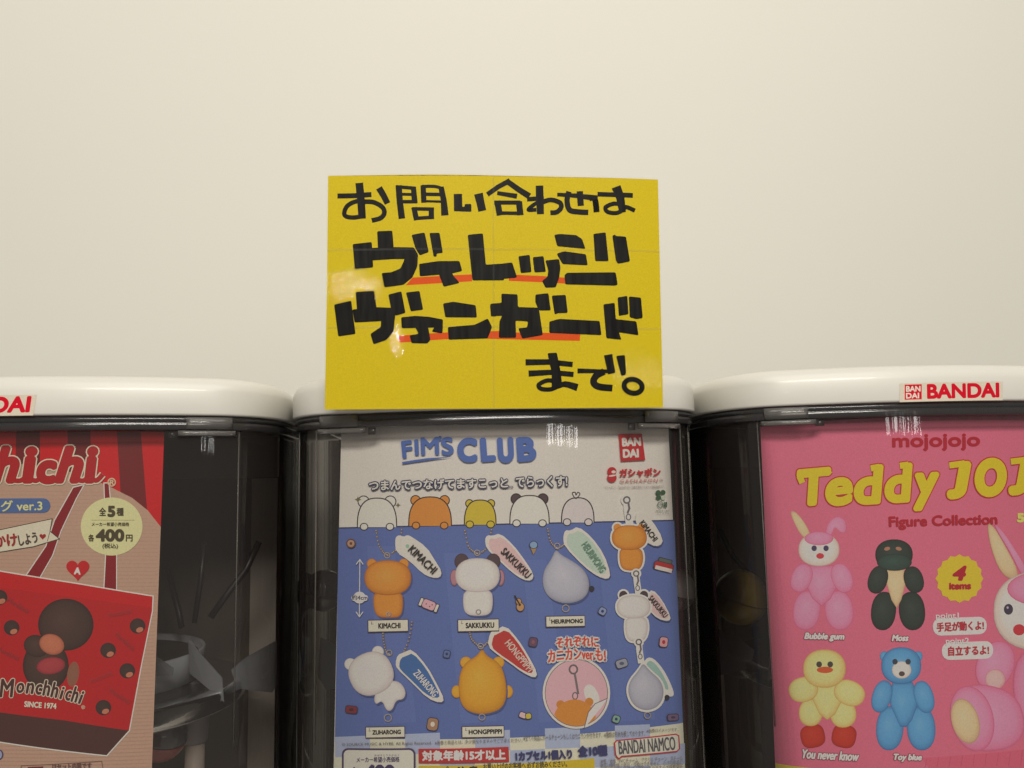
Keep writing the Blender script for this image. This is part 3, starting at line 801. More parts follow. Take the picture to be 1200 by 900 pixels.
ar.poly([(756 + (x - 756) * 1.12, 806 + (y - 806) * 1.10) for x, y in dr], (176, 172, 166)); ar.blob(dr, *GRY); ar.poly(ell(781, 817, 3, 3.4, 12), (38, 36, 44)); ringlet(758.5, 838, 3.6)
# round inset
ar.poly(ell(675, 811.5, 39.5, 42, 40), WHT); ar.line(ell(675, 811.5, 36.5, 39, 40), .8, (90, 80, 84), True); ar.poly(ell(675, 811.5, 36, 38.5, 40), (184, 142, 150))
ar.line([(673, 789), (675, 800), (677, 812)], 2.6, (92, 86, 88)); ar.line(ell(671.5, 784, 4.6, 5, 16), 2, (84, 78, 80), True); ar.line(ell(673.5, 815, 3, 4, 12), 1.3, (84, 78, 80), True)
ar.poly(smooth([(682, 808), (689, 800), (698, 806), (704, 822), (690, 828)]), (176, 170, 165))
ar.poly(ell(656.5, 825, 5, 5, 14), (190, 122, 46)); ar.poly(ell(690, 822, 5, 5, 14), (190, 122, 46))
q = [(x, y) for x, y in ell(673, 844, 25, 25, 40) if (x - 675) ** 2 / 36 ** 2 + (y - 811.5) ** 2 / 38.5 ** 2 < 1]
q += [(x, y) for x, y in reversed(ell(675, 811.5, 36, 38.5, 60)) if (x - 673) ** 2 + (y - 844) ** 2 < 24.6 ** 2]
cxq = sum(p[0] for p in q) / len(q); cyq = sum(p[1] for p in q) / len(q); q.sort(key=lambda p: math.atan2(p[1] - cyq, p[0] - cxq))
ar.poly(q, (196, 128, 50))
ar.poly([(711, 818), (706, 826), (693, 842), (684, 853), (689, 834), (697, 824)], (190, 184, 172)); ar.line([(711, 818), (697, 824), (689, 834), (684, 853)], .8, (70, 60, 64))
# little drawn extras in the blue
def mini(x, y, w_, h_, c, rot=0, c2=None):
    ar.poly(rrect(x - w_ / 2 - .8, y - h_ / 2 - .8, x + w_ / 2 + .8, y + h_ / 2 + .8, min(w_, h_) * .35, rot), (44, 40, 56)); ar.poly(rrect(x - w_ / 2, y - h_ / 2, x + w_ / 2, y + h_ / 2, min(w_, h_) * .3, rot), c)
    if c2: ar.poly(ell(x, y, w_ * .22, h_ * .22, 10), c2)
mini(502.5, 708.5, 15, 10, (196, 140, 150), 22); mini(493.5, 705, 3, 9, (176, 168, 160), 22); mini(511.5, 712.5, 3, 9, (176, 168, 160), 22)
for dx, dy in ((-3, -1), (1, 2), (4, 0)): ar.poly(ell(502.5 + dx, 708.5 + dy, .8, .8, 6), (70, 50, 56))
ar.poly(ell(609.5, 711, 5, 5.5, 16), (52, 40, 34)); ar.poly(ell(607.5, 704.5, 3.8, 4, 14), (52, 40, 34)); ar.poly(ell(609.5, 711, 4.2, 4.7, 16), (168, 128, 84)); ar.poly(ell(607.5, 704.5, 3, 3.2, 14), (168, 128, 84)); ar.line([(603, 698), (608.5, 708)], 1.8, (40, 32, 30)); ar.poly(ell(608.7, 708.5, 1.5, 1.5, 10), (40, 32, 30))
ar.poly([(621, 641), (629, 641), (625, 650)], (150, 120, 76)); ar.poly(ell(625, 638.5, 5, 4.8, 14), (44, 40, 56)); ar.poly(ell(625, 638.5, 4.2, 4, 14), (110, 140, 170))
ar.poly(ell(411.5, 636.8, 5.6, 5.6, 16), (92, 56, 46)); ar.poly(ell(411.5, 636.8, 4.2, 4.2, 16), (150, 124, 104)); ar.poly(ell(411.5, 636.8, 1.8, 1.8, 8), (110, 54, 44))
mini(777, 664, 22, 9, (166, 40, 44), 14); ar.poly(rect(767, 664.5, 787, 669, 14), (170, 164, 158)); mini(779, 657, 15, 4, (70, 80, 74), 14)
mini(523.5, 766, 7, 8, (78, 100, 146), 12, NAV); mini(507, 848, 12, 14, (140, 108, 84), 8, (180, 168, 156)); mini(412, 831, 13, 8, (116, 40, 52), 6, (60, 30, 40)); mini(612.5, 837.5, 8, 6, (182, 150, 150), 20); mini(619, 838.5, 6, 6, (186, 170, 60), -10)
mini(624.5, 752, 9, 10, (86, 60, 84), 10, (120, 76, 86)); mini(705.5, 716, 8, 8, (112, 126, 160), 30, NAV); mini(777, 752, 9, 11, (176, 130, 136), 6, (170, 40, 52)); mini(728, 777, 13, 9, (120, 124, 136), -18, (70, 76, 96)); mini(721.5, 842, 8, 8, (104, 140, 126), 20, NAV); mini(788, 840, 12, 7, (92, 74, 100), -4, (60, 46, 70))
# name plates
plates = []
for x0, y0, x1, y1, n, tx0, tx1 in ((432, 726.5, 478, 739.3, 'KIMACHI', 443.5, 469.5), (537, 726, 584, 738.8, 'SAKKUKKU', 545.5, 579), (640, 722, 684.5, 733.4, 'HEURIMONG', 645.5, 682.5), (429.3, 851.4, 474, 863, 'ZUHARONG', 436.5, 470), (541.8, 850.7, 590, 862.6, 'HONGPPIPPI', 549, 588)):
    ar.poly(rect(x0 - .9, y0 - .9, x1 + .6, y1 + 1.1, -1.2), (60, 40, 52)); ar.poly(rect(x0, y0, x1, y1, -1.2), (180, 174, 158))
    ar.line([(x0 + 4, y0 + 1.4), (x0 + 3.4, y0 + 4.6), (x0 + 5.6, y0 + 4.4)], .7, (110, 90, 96))
    texts.append((n, tx0, y0 + 3, tx1, y1 - 3.2, INK, -1.2, .32))
# size arrow
ar.line([(422, 656), (421.4, 722)], 1.1, (178, 172, 170)); ar.line([(418, 661), (422, 655.5), (425.6, 661)], 1.1, (178, 172, 170)); ar.line([(417.8, 717), (421.4, 722.5), (425.4, 717)], 1.1, (178, 172, 170)); ar.poly(ell(421.6, 700, 7.2, 7, 20), (180, 174, 170)); ar.poly(rrect(412, 697, 431.5, 704, 3), (180, 174, 170))
# maker's marks
ar.poly(smooth([(724.5, 509), (751.5, 508.5), (755.5, 539.5), (727, 541)], 0), RED2 if False else (176, 34, 40))
ar.poly(ell(716.5, 552.5, 5.4, 5, 20), (176, 36, 44)); ar.poly(ell(716.5, 560, 5.6, 5.4, 20), (176, 36, 44)); ar.poly(ell(718.5, 553.2, 2.6, 1.7, 12), WHT); ar.poly(ell(717, 557.6, 4.4, 1.0, 14, -8), WHT)
for x, y in ((770.6, 577.4), (776.2, 577.2), (771, 583)): ar.poly(ell(x, y, 3, 3, 12), (44, 76, 52))
ar.poly(ell(776.6, 583.4, 2.6, 2.8, 12), (150, 160, 146)); ar.line(ell(773, 591.5, 3, 3.6, 14), .8, (70, 100, 80), True); ar.line([(770.5, 591.5), (776, 591.5)], .6, (70, 100, 80))
# price box, bands, bubble
ar.poly(rrect(401, 875.8, 487, 950, 7, 0), (62, 48, 80)); ar.poly(rrect(403.2, 878, 484.8, 948, 5.4, 0), (180, 174, 162))
ar.poly([(490.5, 876.6), (595.6, 874.2), (596.4, 891.8), (490.8, 893.4)], (170, 44, 44))
ar.poly([(490.8, 896.4), (696, 887.6), (697, 960), (489.6, 962)], (198, 174, 34))
bub = [(719.5, 869.6), (722, 867), (791, 859.6), (794.4, 861.5), (795.4, 876.5), (792.5, 879.6), (728, 885.4), (724.5, 888.4), (722, 885.8), (720.6, 883)]
ar.poly(bub, (184, 176, 162)); ar.line(bub, 1.5, (176, 44, 52), True)
ar.finish('picture', M_print, poster)
kk = ar.k + 10
ar = Art(sh, GAIN); ar.k = kk
# title
TB = (66, 94, 158)
for ch, x0, y0, x1, y1, r in (('F', 470.8, 516.5, 483.5, 537, -6), ('I', 485.8, 515.2, 490.8, 534, -3), ('M', 493, 512.6, 514.5, 533.6, -2), ('’', 513.5, 511, 517.4, 517.4, 8), ('S', 516.8, 512.4, 531.5, 534, -4)):
    ar.text(ch, x0, y0, x1, y1, TB, r, 1.1)
ar.poly([(471.2, 541.6), (500, 537.2), (531.6, 535.4), (500, 540), (476, 543.4), (471.8, 544)], TB)
for ch, x0, y0, x1, y1, r in (('C', 535.5, 513, 559.5, 542.6, 0), ('L', 562.5, 512.6, 580.5, 541.6, -4), ('U', 582.5, 512.6, 602, 543, -3), ('B', 605, 512, 628, 541.4, -4)):
    ar.text(ch, x0, y0, x1, y1, TB, r, 2.3, res=8)
ar.text('つまんでつなげてますこっと', 432.5, 561.5, 595, 573.6, (178, 171, 162), -1.2, .35, outline=(40, 44, 78), ow=1.25)
ar.text('でらっくす!', 604, 558, 664.5, 571, (178, 171, 162), -1.2, .35, outline=(40, 44, 78), ow=1.25)
ar.text('DX', 596.5, 569.5, 601.5, 572, (40, 44, 78), -1, .1)
ar.text('BAN', 728, 513, 750.5, 523.4, WHT, -2, .8); ar.text('DAI', 729, 526.2, 748, 536.8, WHT, -2, .8)
ar.text('ガシャポン', 725, 548.6, 773.6, 559.4, (174, 40, 46), -1, .7)
ar.text('GASHAPON', 726, 561.6, 770, 565.6, (170, 110, 106), -1, .1, space=1.3); ar.text('™', 772, 561.5, 776, 564, (150, 110, 106), 0, 0)
ar.text('「ガシャポン」「GASHAPON」は株式会社バンダイの登録商標です。', 707, 569.5, 778, 572.4, (110, 104, 100), -.8, 0, res=1)
ar.text('10', 777, 588, 781, 595, (50, 80, 58), 0, .4)
ar.text('植物由来の原料', 768, 597.6, 783.5, 599.6, (96, 110, 98), 0, 0, res=1); ar.text('バイオマス', 769, 600.8, 783, 602.6, (96, 110, 98), 0, 0, res=1)
for b, x0, y0, x1, y1, c, r, bd in texts: ar.text(b, x0, y0, x1, y1, c, r, bd)
ar.text('約4cm', 412.4, 696.6, 431, 703, (70, 66, 80), 0, .1)
ar.text('それぞれに', 651, 745, 701, 757, (196, 66, 50), -1.5, .5, outline=(182, 174, 166), ow=1.8, arc=2)
ar.text('カニカンver.も!', 641.5, 758.5, 709, 773, (196, 66, 50), -1.5, .5, outline=(182, 174, 166), ow=1.8, arc=2.6)
ar.text('© SOURCE MUSIC & HYBE. All Rights Reserved.', 401, 868.6, 506, 873.2, (82, 76, 74), -1.2, 0, res=2)
ar.text('※画像と商品とは、多少異なりますのでご了承ください。', 509.5, 865.4, 612, 870.2, (82, 76, 74), -1.8, 0, res=1)
ar.text('※全ての商品にボールチェーンもしくはカニカンが付きます。※種類は形状を模しております。', 613, 857.6, 755, 864.6, (82, 76, 74), -2.4, 0, res=1); ar.text('※画像はイメージです。', 757, 852.6, 794, 857, (82, 76, 74), -2.4, 0, res=1)
ar.text('きぼうこうりかかく', 439, 883, 468, 885.2, (74, 66, 90), -.6, 0, res=1); ar.text('メーカー希望小売価格', 418, 885.8, 468.4, 892.4, (64, 54, 84), -.8, .15)
ar.text('各', 410.5, 897.5, 423, 911, (60, 50, 84), 0, .4); ar.text('400', 426, 894.6, 464, 920, (58, 46, 84), 0, 2.2); ar.text('円(税込)', 467, 899, 482, 911, (60, 50, 84), 0, .3)
ar.text('対象年齢15才以上', 494.5, 877.6, 592.5, 890.4, (190, 182, 172), -1, .7)
ar.text('⚠', 521, 896.6, 528, 903, (60, 52, 30), -2, .2); ar.text('注 意', 535.5, 896.6, 560, 908, (44, 40, 30), -2, .7); ar.text('お買い上げのお客様へ 必ずお読みください。', 566, 891.5, 664, 899.6, (60, 54, 36), -2.2, .15, res=2)
ar.text('1カプセル1個入り', 603.5, 877.8, 670, 889.8, (48, 50, 92), -2.4, .75); ar.text('全10種', 676, 871.8, 711.5, 885.4, (48, 50, 92), -2.6, .85)
ar.text('BANDAI NAMCO', 724, 864.6, 790.5, 880.6, (66, 66, 70), -4.6, .3)
for k in range(5): ar.text(('材質／本体：PVC チャーム：アクリル チェーン：スチール', '商品は開封後の返品・交換はできません。小さな部品に', 'ご注意ください。誤飲の危険がありますので保管場所', '対象年齢未満のお子様には絶対に与えないでください', '保護者の方は必ずお読みください。大切に保管を')[k], 703, 886.4 + 5.2 * k, 799, 892.4 + 5.2 * k, (92, 86, 84), -2.6, 0, res=1)
ar.finish('lettering', M_print, poster)

# --- left poster
sh = poster_sheet(MX['l'])
ar = Art(sh, GAIN)
ar.poly([(-215, 508), (0, 504.8), (100, 504.6), (192.5, 506.4), (178, 900), (174.5, 985), (-215, 985)], (196, 12, 20))
poster = ar.finish('poster', M_print, None); poster.matrix_world = sh.matrix()
tag(poster, 'red striped poster showing a red tote bag on beige cloth', 'poster', 'printed posters in the machines')
ar = Art(sh, GAIN); ar.k = 12
for x0, x1, s0, s1 in ((19, 47, -.02, -.01), (79, 106, .02, .03), (137, 165, .06, .08), (-60, -30, -.1, -.08), (-120, -90, -.2, -.15)):
    ar.poly([(x0, 504.6 if x0 < 120 else 505.4), (x1, 504.8 if x1 < 120 else 505.9), (x1 + s1 * 120, 625), (x0 + s0 * 120, 625)], (106, 16, 22))
RAW |= {(145, 119, 103), (139, 113, 98)}
cloth = [(-215, 560), (-120, 545), (-20, 540), (60, 547), (100, 558), (131, 571.5), (155, 583.5), (173, 598), (188.4, 617.5), (178, 900), (174.5, 985), (-215, 985)]
ar.poly(cloth, (145, 119, 103))
for k in range(90):                         # weave of the cloth photographed on the print
    y = 575 + k * 4.4; xr = 187 - (y - 617) * .035 if y > 617 else 131 + (y - 572) * 1.27
    ar.line([(-100, y), (min(xr, 190) - 1, y + 2)], .8, (139, 113, 98))
BR, RB = (150, 18, 26), (176, 20, 26)
def outlined(p, c, o=(204, 186, 168), wd=1.8): ar.poly(p, c); ar.line(p, wd, o, True)
outlined([(31, 674), (54, 640), (64, 610), (86, 571), (99, 568), (90, 584), (72, 622), (62, 651), (46.5, 678)], (128, 16, 24), wd=1.2)
outlined([(122, 566), (128, 566), (131, 600), (137, 640), (137, 692), (122, 689), (124, 650), (123.5, 610)], (128, 16, 24), wd=1.2)
bag = [(-60, 658), (0, 669), (90, 683.5), (179.8, 698.4), (179, 716), (166, 780), (152, 856), (125.5, 885.5), (0, 869.5), (-60, 860)]
ar.poly(bag, RB)
ar.poly([(-60, 658), (0, 669), (90, 683.5), (179.8, 698.4), (179.2, 712), (90, 700), (0, 688), (-60, 680)], (188, 20, 24))
ar.poly([(-60, 824), (0, 834.5), (76, 844), (152, 856), (125.5, 885.5), (0, 869.5), (-60, 860)], (64, 36, 34))
ar.line(bag, 1.4, (206, 186, 168), True)
# plain dark plush lump in place of the bag's motif
FUR = ((36, 24, 22), (58, 40, 35), (80, 60, 52))
ar.blob(ell(54, 780, 27, 30, 26), *FUR); ar.blob(ell(43, 757, 15, 13, 20, 20), *FUR); ar.blob(ell(86, 790, 7, 15, 18, 8), (140, 76, 56), (120, 78, 62), (124, 84, 66))
ar.blob(ell(77.5, 732, 32.5, 30.5, 36), *FUR); ar.blob(ell(61, 755, 15, 12, 22, 20), (128, 66, 48), (170, 98, 72), (178, 110, 84)); ar.blob(ell(60, 780, 17, 10, 22, -8), (110, 30, 36), (150, 50, 56), (158, 66, 70))
for x, y in ((14, 735.5), (161.5, 733.5), (127, 762), (149.5, 786), (121.5, 829), (0, 700)): ar.blob(ell(x, y, 9.2, 9, 18), (34, 24, 24), (50, 36, 34), (62, 46, 42)); ar.poly(ell(x + 2.5, y + 4.5, 4.4, 3, 12, -20), (168, 104, 80))
# pill, ribbon, price seal, heart
ar.poly(rrect(-110, 584.6, 59.2, 601.6, 8, -.5), (66, 92, 140))
rib = [(-60, 628), (0, 621), (61.5, 608), (59, 622.5), (70, 631.5), (40, 640.5), (0, 647), (-60, 652)]
ar.poly(rib, (186, 172, 152)); ar.line(rib, .9, (52, 40, 36), True); ar.line([(59, 622.5), (56, 634)], .7, (52, 40, 36))
ar.poly(ell(131.2, 617, 36.2, 34, 44), (204, 196, 134))
for k in range(28): ar.line([(108 + k * 1.8, 609.6), (108.9 + k * 1.8, 609.6)], .6, (110, 96, 70))
def heart(x, y, s, c): ar.poly([(x + s * 16 * math.sin(t_) ** 3 / 16, y - s * (13 * math.cos(t_) - 5 * math.cos(2 * t_) - 2 * math.cos(3 * t_) - math.cos(4 * t_)) / 16) for t_ in [2 * math.pi * k / 30 for k in range(30)]], c)
heart(91.6, 667, 13.6, (186, 20, 28)); heart(50.5, 628.6, 3.8, (150, 24, 34))
ar.line([(25, 900), (25.5, 897), (119.5, 891.8), (121, 900)], .7, (90, 70, 62)); ar.poly([(33, 898.5), (51, 897.8), (51, 906), (33, 906)], (110, 26, 30)); ar.poly(ell(-1, 884, 5.4, 6.4, 16), (60, 54, 84)); ar.poly(ell(-1, 884, 4, 5, 16), (128, 132, 160))
ar.finish('picture', M_print, poster)
kk = ar.k + 10
ar = Art(sh, GAIN); ar.k = kk
CR, TR = (196, 178, 156), (168, 18, 26)
TL = (('M', -130, 528, -84, 568, .15), ('o', -82, 540, -58, 568, .1), ('n', -58, 540, -32, 568, .1), ('c', -32, 540, -8, 568, .1), ('h', -10, 522, 24, 567, .3), ('i', 26, 523, 45, 567, .1), ('c', 43, 539, 68, 568, .1), ('h', 64, 522, 99, 567, .3), ('i', 99, 523, 116, 567, .1))
CON = ([(16, 563), (24, 563.5), (30, 560)], [(36, 561), (43, 563.5), (50, 558)], [(58, 563.5), (66, 562.5), (71, 558)], [(90, 562), (98, 563.5), (104, 559)], [(107, 561), (114, 563), (121, 556)])
for ch, x0, y0, x1, y1, sk in TL: ar.text(ch, x0 - 1.4, y0 - 1.4, x1 + 1.4, y1 + 1.4, CR, 0, 4.6, shear=sk, res=8)
for p in CON: ar.stroke(cv(p, 5), 8.6, CR)
for ch, x0, y0, x1, y1, sk in TL: ar.text(ch, x0, y0, x1, y1, TR, 0, 3.1, shear=sk, res=8)
for p in CON: ar.stroke(cv(p, 5), 5.6, TR)
ar.text('®', 126.5, 560, 136.5, 570.5, (190, 160, 130), 0, .35)
ar.text('トートバッグ ver.3', -70, 586.6, 50.5, 600, (198, 190, 130), -1, .35)
ar.text('おで', -42, 628, -9, 643, (60, 44, 40), -6, .5); ar.text('かけ', -6, 625.6, 21, 641, (150, 30, 36), -5, .7); ar.text('しよう', 22, 625, 44.6, 638, (66, 50, 44), -11, .45)
ar.text('全', 116.5, 594.6, 125, 604.6, (62, 54, 34), 0, .3); ar.text('5', 126.4, 592.6, 135.8, 606, (62, 54, 34), 0, 1); ar.text('種', 137, 595, 145.6, 604.6, (62, 54, 34), 0, .3)
ar.text('メーカー希望小売価格', 108, 612, 152, 616.6, (70, 62, 44), 0, .1, res=2)
ar.text('各', 104, 626, 111, 634.6, (62, 54, 34), 0, .3); ar.text('400', 112.6, 619.8, 146.4, 634.8, (60, 52, 34), 0, 1.1); ar.text('円', 148, 626.4, 156, 634.6, (62, 54, 34), 0, .3); ar.text('(税込)', 120.6, 636.6, 139, 643.4, (66, 58, 40), 0, .15, res=2)
ar.text('A', 87.4, 664.6, 95.6, 673.4, (204, 188, 170), 4, .7)
for ch, x0, y0, x1, y1, r in (('M', 0, 795, 18, 817, 0), ('o', 20, 799.5, 29.5, 812, 3), ('n', 31, 799.5, 41, 813, 4), ('c', 42.4, 801, 50.6, 814, 5), ('h', 51, 796.5, 60, 815.4, 6), ('h', 60.6, 798.5, 69.6, 817.4, 8), ('i', 71, 804, 76, 819.4, 9), ('c', 77.4, 808.4, 85, 821, 10), ('h', 85, 803.6, 93, 823, 12), ('i', 93.6, 809, 98.4, 825, 14)):
    ar.text(ch, x0, y0, x1, y1, (64, 34, 32), r, .7, outline=(196, 170, 152), ow=.9, shear=.15)
ar.text('SINCE 1974', 29.4, 822.4, 67.2, 829.4, (200, 176, 160), 4.2, .35); ar.text('®', 96, 826, 100.6, 830.6, (196, 160, 140), 0, .1)
for x, y, r in ((22, 709, 32), (141, 718, -10), (147, 751, 42), (10, 765, 26), (119, 793, -22), (141, 815, 34)): ar.text('Monchhichi', x - 14, y - 3, x + 14, y + 3, (160, 40, 44), r, .2, res=2)
ar.text('はセット内容です', 62, 893.6, 108, 901, (90, 60, 54), -2, .2, res=2)
ar.finish('lettering', M_print, poster)

# --- right poster
sh = poster_sheet(MX['r'], 3.0, .0085 + YR)
PNK = (176, 84, 106); RAW.add(PNK)
ar = Art(sh, GAIN)
ar.poly([(891, 499), (960, 497.4), (1200, 492.6), (1320, 491.5), (1326, 985), (913, 985), (909, 900)], PNK)
poster = ar.finish('poster', M_print, None); poster.matrix_world = sh.matrix()
tag(poster, 'bright pink poster showing four small jointed toy animals and one big pink rabbit', 'poster', 'printed posters in the machines')
ar = Art(sh, GAIN); ar.k = 12
ar.poly([(909, 894.6), (960, 901), (1320, 945), (1325, 985), (913, 985)], (200, 180, 60))
ar.poly([(1080, 888), (1200, 878), (1320, 876), (1324, 930), (1200, 916), (1090, 903)], (190, 84, 110))
for k in range(9): ar.line([(1086 + k * 14, 889 - k * 1.1), (1084 + k * 14, 899 - k * .3)], .7, (172, 72, 98))
def jointed(cx, hy, hr, hh, cols, torso, arms, legs, belly=None):
    for q in legs: ar.blob(q, *cols[2])
    ar.blob(torso, *(belly or cols[1]))
    for q in arms: ar.blob(q, *cols[1])
    ar.blob(ell(cx, hy, hr, hh, 30, 0, 2.2), *cols[0])
def zr(x, y): return (800 + x / 3, 640 + y / 3)
def zp(pts): return [zr(*p) for p in pts]
PK = ((176, 84, 118), (214, 120, 152), (224, 146, 172)); WH = ((150, 134, 128), (190, 178, 168), (200, 190, 180))
DK = ((22, 28, 26), (36, 46, 42), (54, 68, 62)); CRM = ((150, 122, 92), (190, 164, 128), (200, 178, 146)); YE = ((168, 138, 72), (208, 182, 118), (218, 198, 140)); BLB = ((46, 98, 148), (78, 140, 188), (110, 164, 204)); RD = ((140, 30, 22), (184, 48, 32), (194, 70, 50))
E3 = lambda x, y, rx, ry, rot=0, p=2.2: ell(800 + x / 3, 640 + y / 3, rx / 3, ry / 3, 26, rot, p)
# pale pink rabbit
ar.blob(smooth([(925, 600), (931, 598), (943, 612), (951, 628), (945, 633), (936, 624)]), *CRM); ar.blob(smooth([(967, 630), (968, 618), (974, 608), (984, 604), (992, 611), (992, 624), (986, 625), (978, 616), (973, 630)]), *PK)
jointed(959.6, 644, 24, 19.5, (WH, PK, PK), zp([(436, 68), (540, 68), (548, 130), (520, 185), (488, 212), (456, 185), (430, 130)]), [E3(418, 112, 36, 52, 22), E3(560, 112, 36, 54, -22)], [E3(436, 226, 48, 70, 8), E3(550, 226, 50, 70, -8)])
ar.blob(ell(959.6, 631, 17, 8, 20), *PK); ar.poly(ell(954, 642.5, 3.2, 3.4, 12), (58, 50, 80)); ar.poly(ell(968, 642.5, 3.2, 3.4, 12), (58, 50, 80)); ar.poly(ell(961, 651.5, 4.6, 3.4, 14), (190, 52, 64))
# dark green animal
jointed(1047.6, 650, 22, 18, (DK, DK, DK), zp([(712, 80), (778, 80), (784, 130), (768, 190), (752, 218), (734, 190), (716, 130)]), [E3(686, 118, 34, 50, 18), E3(812, 118, 34, 48, -18)], [E3(706, 228, 44, 68, 6), E3(806, 228, 46, 68, -6)], CRM)
ar.blob(ell(1048, 659, 20.5, 10, 24), (26, 38, 34), (40, 60, 54), (56, 80, 72)); ar.poly(ell(1039.5, 643, 3.6, 2.2, 12, -15), (150, 104, 84)); ar.poly(ell(1053, 643, 3.6, 2.2, 12, 15), (150, 104, 84))
# yellow bird
for sx in (-1, 1): ar.blob(E3(512 + sx * 55, 668, 43, 41, sx * 12, 2.8), *RD)
jointed(966, 783.5, 25, 22.5, (YE, YE, YE), zp([(450, 480), (560, 480), (566, 530), (536, 590), (508, 612), (480, 590), (452, 530)]), [E3(424, 504, 52, 44, -14), E3(586, 516, 56, 44, 24)], [E3(450, 585, 42, 48, 4), E3(564, 590, 46, 48, -4)])
ar.poly(ell(959.8, 778.5, 3.4, 3.6, 12), (58, 54, 50)); ar.poly(ell(972.8, 778.5, 3.4, 3.6, 12), (58, 54, 50)); ar.poly(ell(966.5, 785, 9.6, 3.8, 18), (196, 84, 44))
# blue bear
for sx in (-1, 1): ar.blob(ell(1056 + sx * 20, 769, 5, 6, 14), *BLB)
jointed(1056, 780, 23.4, 21.6, (BLB, BLB, BLB), zp([(738, 478), (808, 478), (832, 540), (806, 610), (786, 636), (764, 634), (730, 560), (728, 520)]), [E3(700, 528, 34, 58, 16), E3(848, 530, 34, 58, -16)], [E3(728, 640, 48, 78, 4), E3(838, 640, 50, 78, -4)])
ar.blob(ell(1056.4, 785, 11.4, 10.2, 20), *WH); ar.poly(ell(1048.6, 775.4, 3.2, 3.4, 12), (48, 54, 66)); ar.poly(ell(1064, 775.4, 3.2, 3.4, 12), (48, 54, 66)); ar.poly(ell(1056.6, 789.5, 3.6, 3, 12), (70, 58, 56))
# big rabbit at the right
ar.blob(smooth([(1156, 612), (1164, 616), (1178, 640), (1194, 670), (1190, 682), (1172, 672), (1160, 640)]), *CRM); ar.blob(smooth([(1162, 612), (1172, 618), (1192, 648), (1206, 672), (1200, 680), (1184, 648)]), *PK)
ar.blob(smooth([(1196, 760), (1250, 752), (1282, 800), (1276, 870), (1230, 888), (1196, 850), (1184, 800)]), *PK); ar.blob(ell(1166, 780, 22, 30, 26, 22), *PK); ar.blob(ell(1166, 796, 12, 12, 20), (160, 100, 108), (212, 150, 150), (214, 160, 156))
ar.blob(ell(1214, 716, 50, 46, 34, 0, 2.2), *WH); ar.blob(ell(1220, 690, 40, 20, 26), *PK); ar.poly(ell(1181.5, 714, 5.4, 6.4, 16), (50, 44, 62)); ar.poly(ell(1180.5, 712, 1.3, 1.6, 8), (150, 140, 150)); ar.poly(ell(1194, 738, 7.2, 6.6, 16), (186, 48, 60))
ar.blob(smooth([(1126, 806), (1150, 800), (1190, 812), (1204, 850), (1190, 876), (1150, 882), (1128, 872)]), *PK); ar.blob(ell(1139, 842, 25, 39, 32, -14), *PK); ar.blob(ell(1131, 845, 16, 27, 28, -16), *CRM)
# burst and bubbles
ar.poly([(1124 + (25.6 if k % 2 else 28) * math.cos(math.pi * k / 16), 678 + (26 if k % 2 else 28.4) * math.sin(math.pi * k / 16)) for k in range(32)], (214, 184, 44))
ar.poly(rrect(1093, 723.5, 1156, 744, 9, -2), (200, 184, 178)); ar.poly(rrect(1103.5, 752, 1163.5, 772.6, 9, -2), (200, 184, 178))
ar.finish('picture', M_print, poster)
kk = ar.k + 10
ar = Art(sh, GAIN); ar.k = kk
CRI = (170, 24, 44)
ar.text('mojojojo', 1045, 508.4, 1148.4, 528.8, CRI, -.8, .9)
YT, YO = (214, 190, 30), (176, 38, 40)
TT = (('T', 934, 548, 976, 593, -5, 2.9), ('e', 966, 559, 1000, 593.5, -6, 2.8), ('d', 999, 544.5, 1037, 592, -4, 2.9), ('d', 1035, 542.5, 1071, 590, -4, 2.9), ('y', 1068, 553, 1102, 599, -3, 3.0), ('J', 1108, 540, 1139, 585.5, -2, 4.2), ('O', 1141, 536, 1180, 583, -2, 3.8), ('J', 1180, 535, 1211, 581, -2, 4.2), ('O', 1212, 532, 1252, 579, -2, 3.8))
SER = ([(1112, 545.5), (1130, 543)], [(1184, 541), (1202, 539)], [(936.5, 558), (940, 566)], [(966, 555), (973, 551)], [(1020, 549), (1030, 547)], [(1054, 546), (1064, 544.5)])
for ch, x0, y0, x1, y1, r, bd in TT: ar.text(ch, x0 - 1, y0 - 1, x1 + 1, y1 + 1, YO, r, bd + 1.1, shear=.14, res=9)
for p in SER: ar.stroke(p, 9.6, YO)
for ch, x0, y0, x1, y1, r, bd in TT: ar.text(ch, x0 + .4, y0 + .4, x1 - .4, y1 - .4, YT, r, bd - .1, shear=.14, res=9)
for p in SER: ar.stroke(p, 7.2, YT)
ar.text('Figure Collection', 1041, 603.4, 1168.6, 620, CRI, -1.4, .75)
ar.text('5種', 1191, 599, 1219, 613, (220, 206, 96), -2, 1)
ar.text('4', 1115.6, 662.6, 1132.4, 680.6, CRI, 0, 1.4, shear=.25); ar.text('items', 1111.5, 682.4, 1137.6, 691, CRI, -1, .8)
OL = (120, 60, 72); CT = (206, 190, 182)
ar.text('point1', 1096, 718, 1123, 726.6, CT, -1, .25); ar.text('point2', 1107.6, 747.4, 1135, 756, CT, -1, .25)
ar.text('手足が動くよ!', 1097, 728, 1152.6, 739.4, (170, 40, 56), -2.6, .45); ar.text('自立するよ!', 1110.4, 756.4, 1158.6, 768, (170, 40, 56), -2, .45)
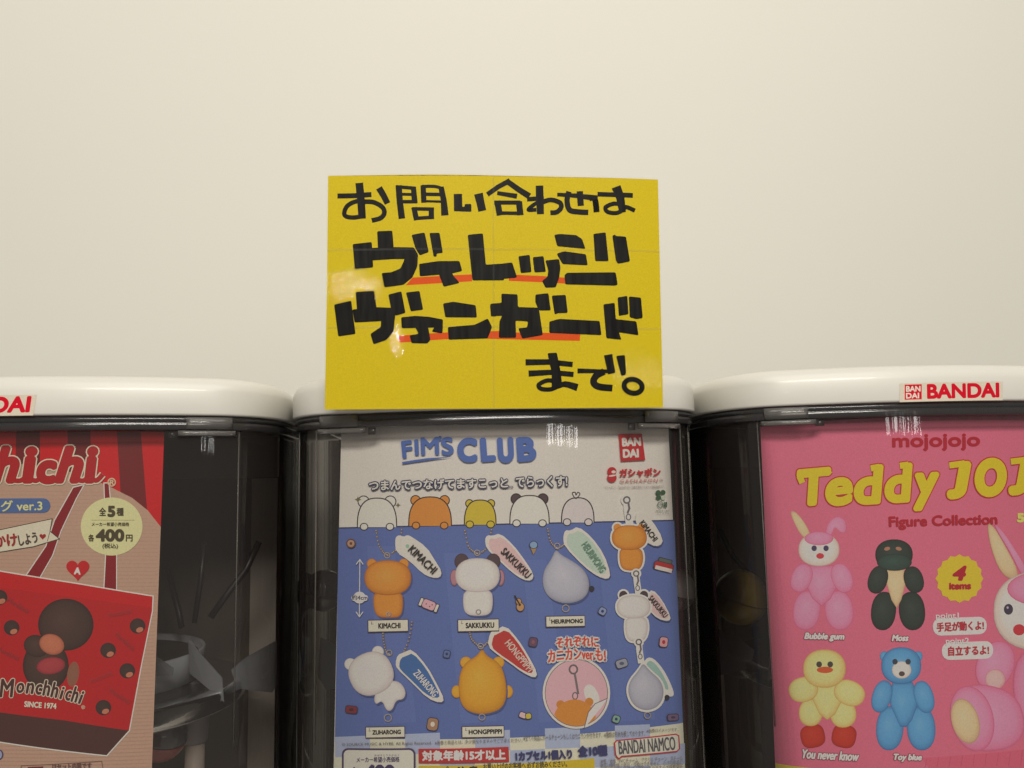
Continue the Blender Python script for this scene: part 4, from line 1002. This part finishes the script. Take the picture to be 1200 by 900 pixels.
for b, x0, y0, x1, y1, r in (('Bubble gum', 942, 741.4, 989.4, 751.6, 1), ('Moss', 1044.4, 743.4, 1064.4, 751.4, 0), ('You never know', 939.4, 879.2, 1006.4, 890.4, 3), ('Toy blue', 1046.4, 883, 1080, 893, 1)):
    ar.text(b, x0, y0, x1, y1, CT, r, .55, outline=OL, ow=.8, shear=.22)
ar.finish('lettering', M_print, poster)

# ------------------------------------------------------------------ capsules waiting inside the machines
def capsule(p, r, shell_m, top_m, label, tiltx=.3, group='toy capsules inside the machines'):
    e = empty('toy_capsule', p, label, 'toy capsule', group)
    for nm, sgn, m in (('lower_half', -1, shell_m), ('upper_half', 1, top_m)):
        bm = bmesh.new()
        prof = [(r * math.cos(t_), sgn * (r * math.sin(t_) + .0006)) for t_ in [math.pi / 2 * k / 9 for k in range(10)]]
        prof = [(r * 1.02, sgn * .0004), (r * 1.02, sgn * .0022)] + prof[1:-1] + [(r * .02, prof[-1][1])]
        lathe(bm, prof, 0, 0, 32)
        bmesh.ops.recalc_face_normals(bm, faces=bm.faces)
        build(nm, bm, m, e)
    e.rotation_euler = (tiltx, .2, .4)
    return e
M_yel = mat('yellow_capsule', (.36, .26, .04, 1), .35, .5, var=(40, .1, (1, 1, 1)))
M_smk = clear('grey_capsule', (.30, .29, .29, 1), 1.0, .06, bump=(40, .2, .002, (1, 1, 1)), haze=.25, hazecol=(.16, .15, .15, 1))
M_clr = clear('clear_capsule', (.7, .7, .7, 1), 1.0, .05, bump=(40, .2, .002, (1, 1, 1)), haze=.18, hazecol=(.4, .4, .4, 1))
M_gcap = mat('dark_grey_capsule', (.09, .085, .08, 1), .2, .5)
M_wcap = mat('white_capsule', (.34, .33, .32, 1), .4, .4)
M_rcap = mat('red_capsule', (.22, .05, .04, 1), .3, .5)
capsule(at(380, 692, .145), .0185, M_gcap, M_smk, 'smoky grey toy capsule at the left edge of the blue poster')
capsule(at(868, 700, .136), .0255, M_yel, M_yel, 'yellow toy capsule beside the pink poster')
capsule(at(790, 692, .075), .0185, M_clr, M_wcap, 'white toy capsule peeking out at the right edge of the blue poster')
capsule(at(190, 862, .120), .021, M_rcap, M_clr, 'dull red toy capsule low beside the tote bag poster')
# a second pale handle low in the right machine
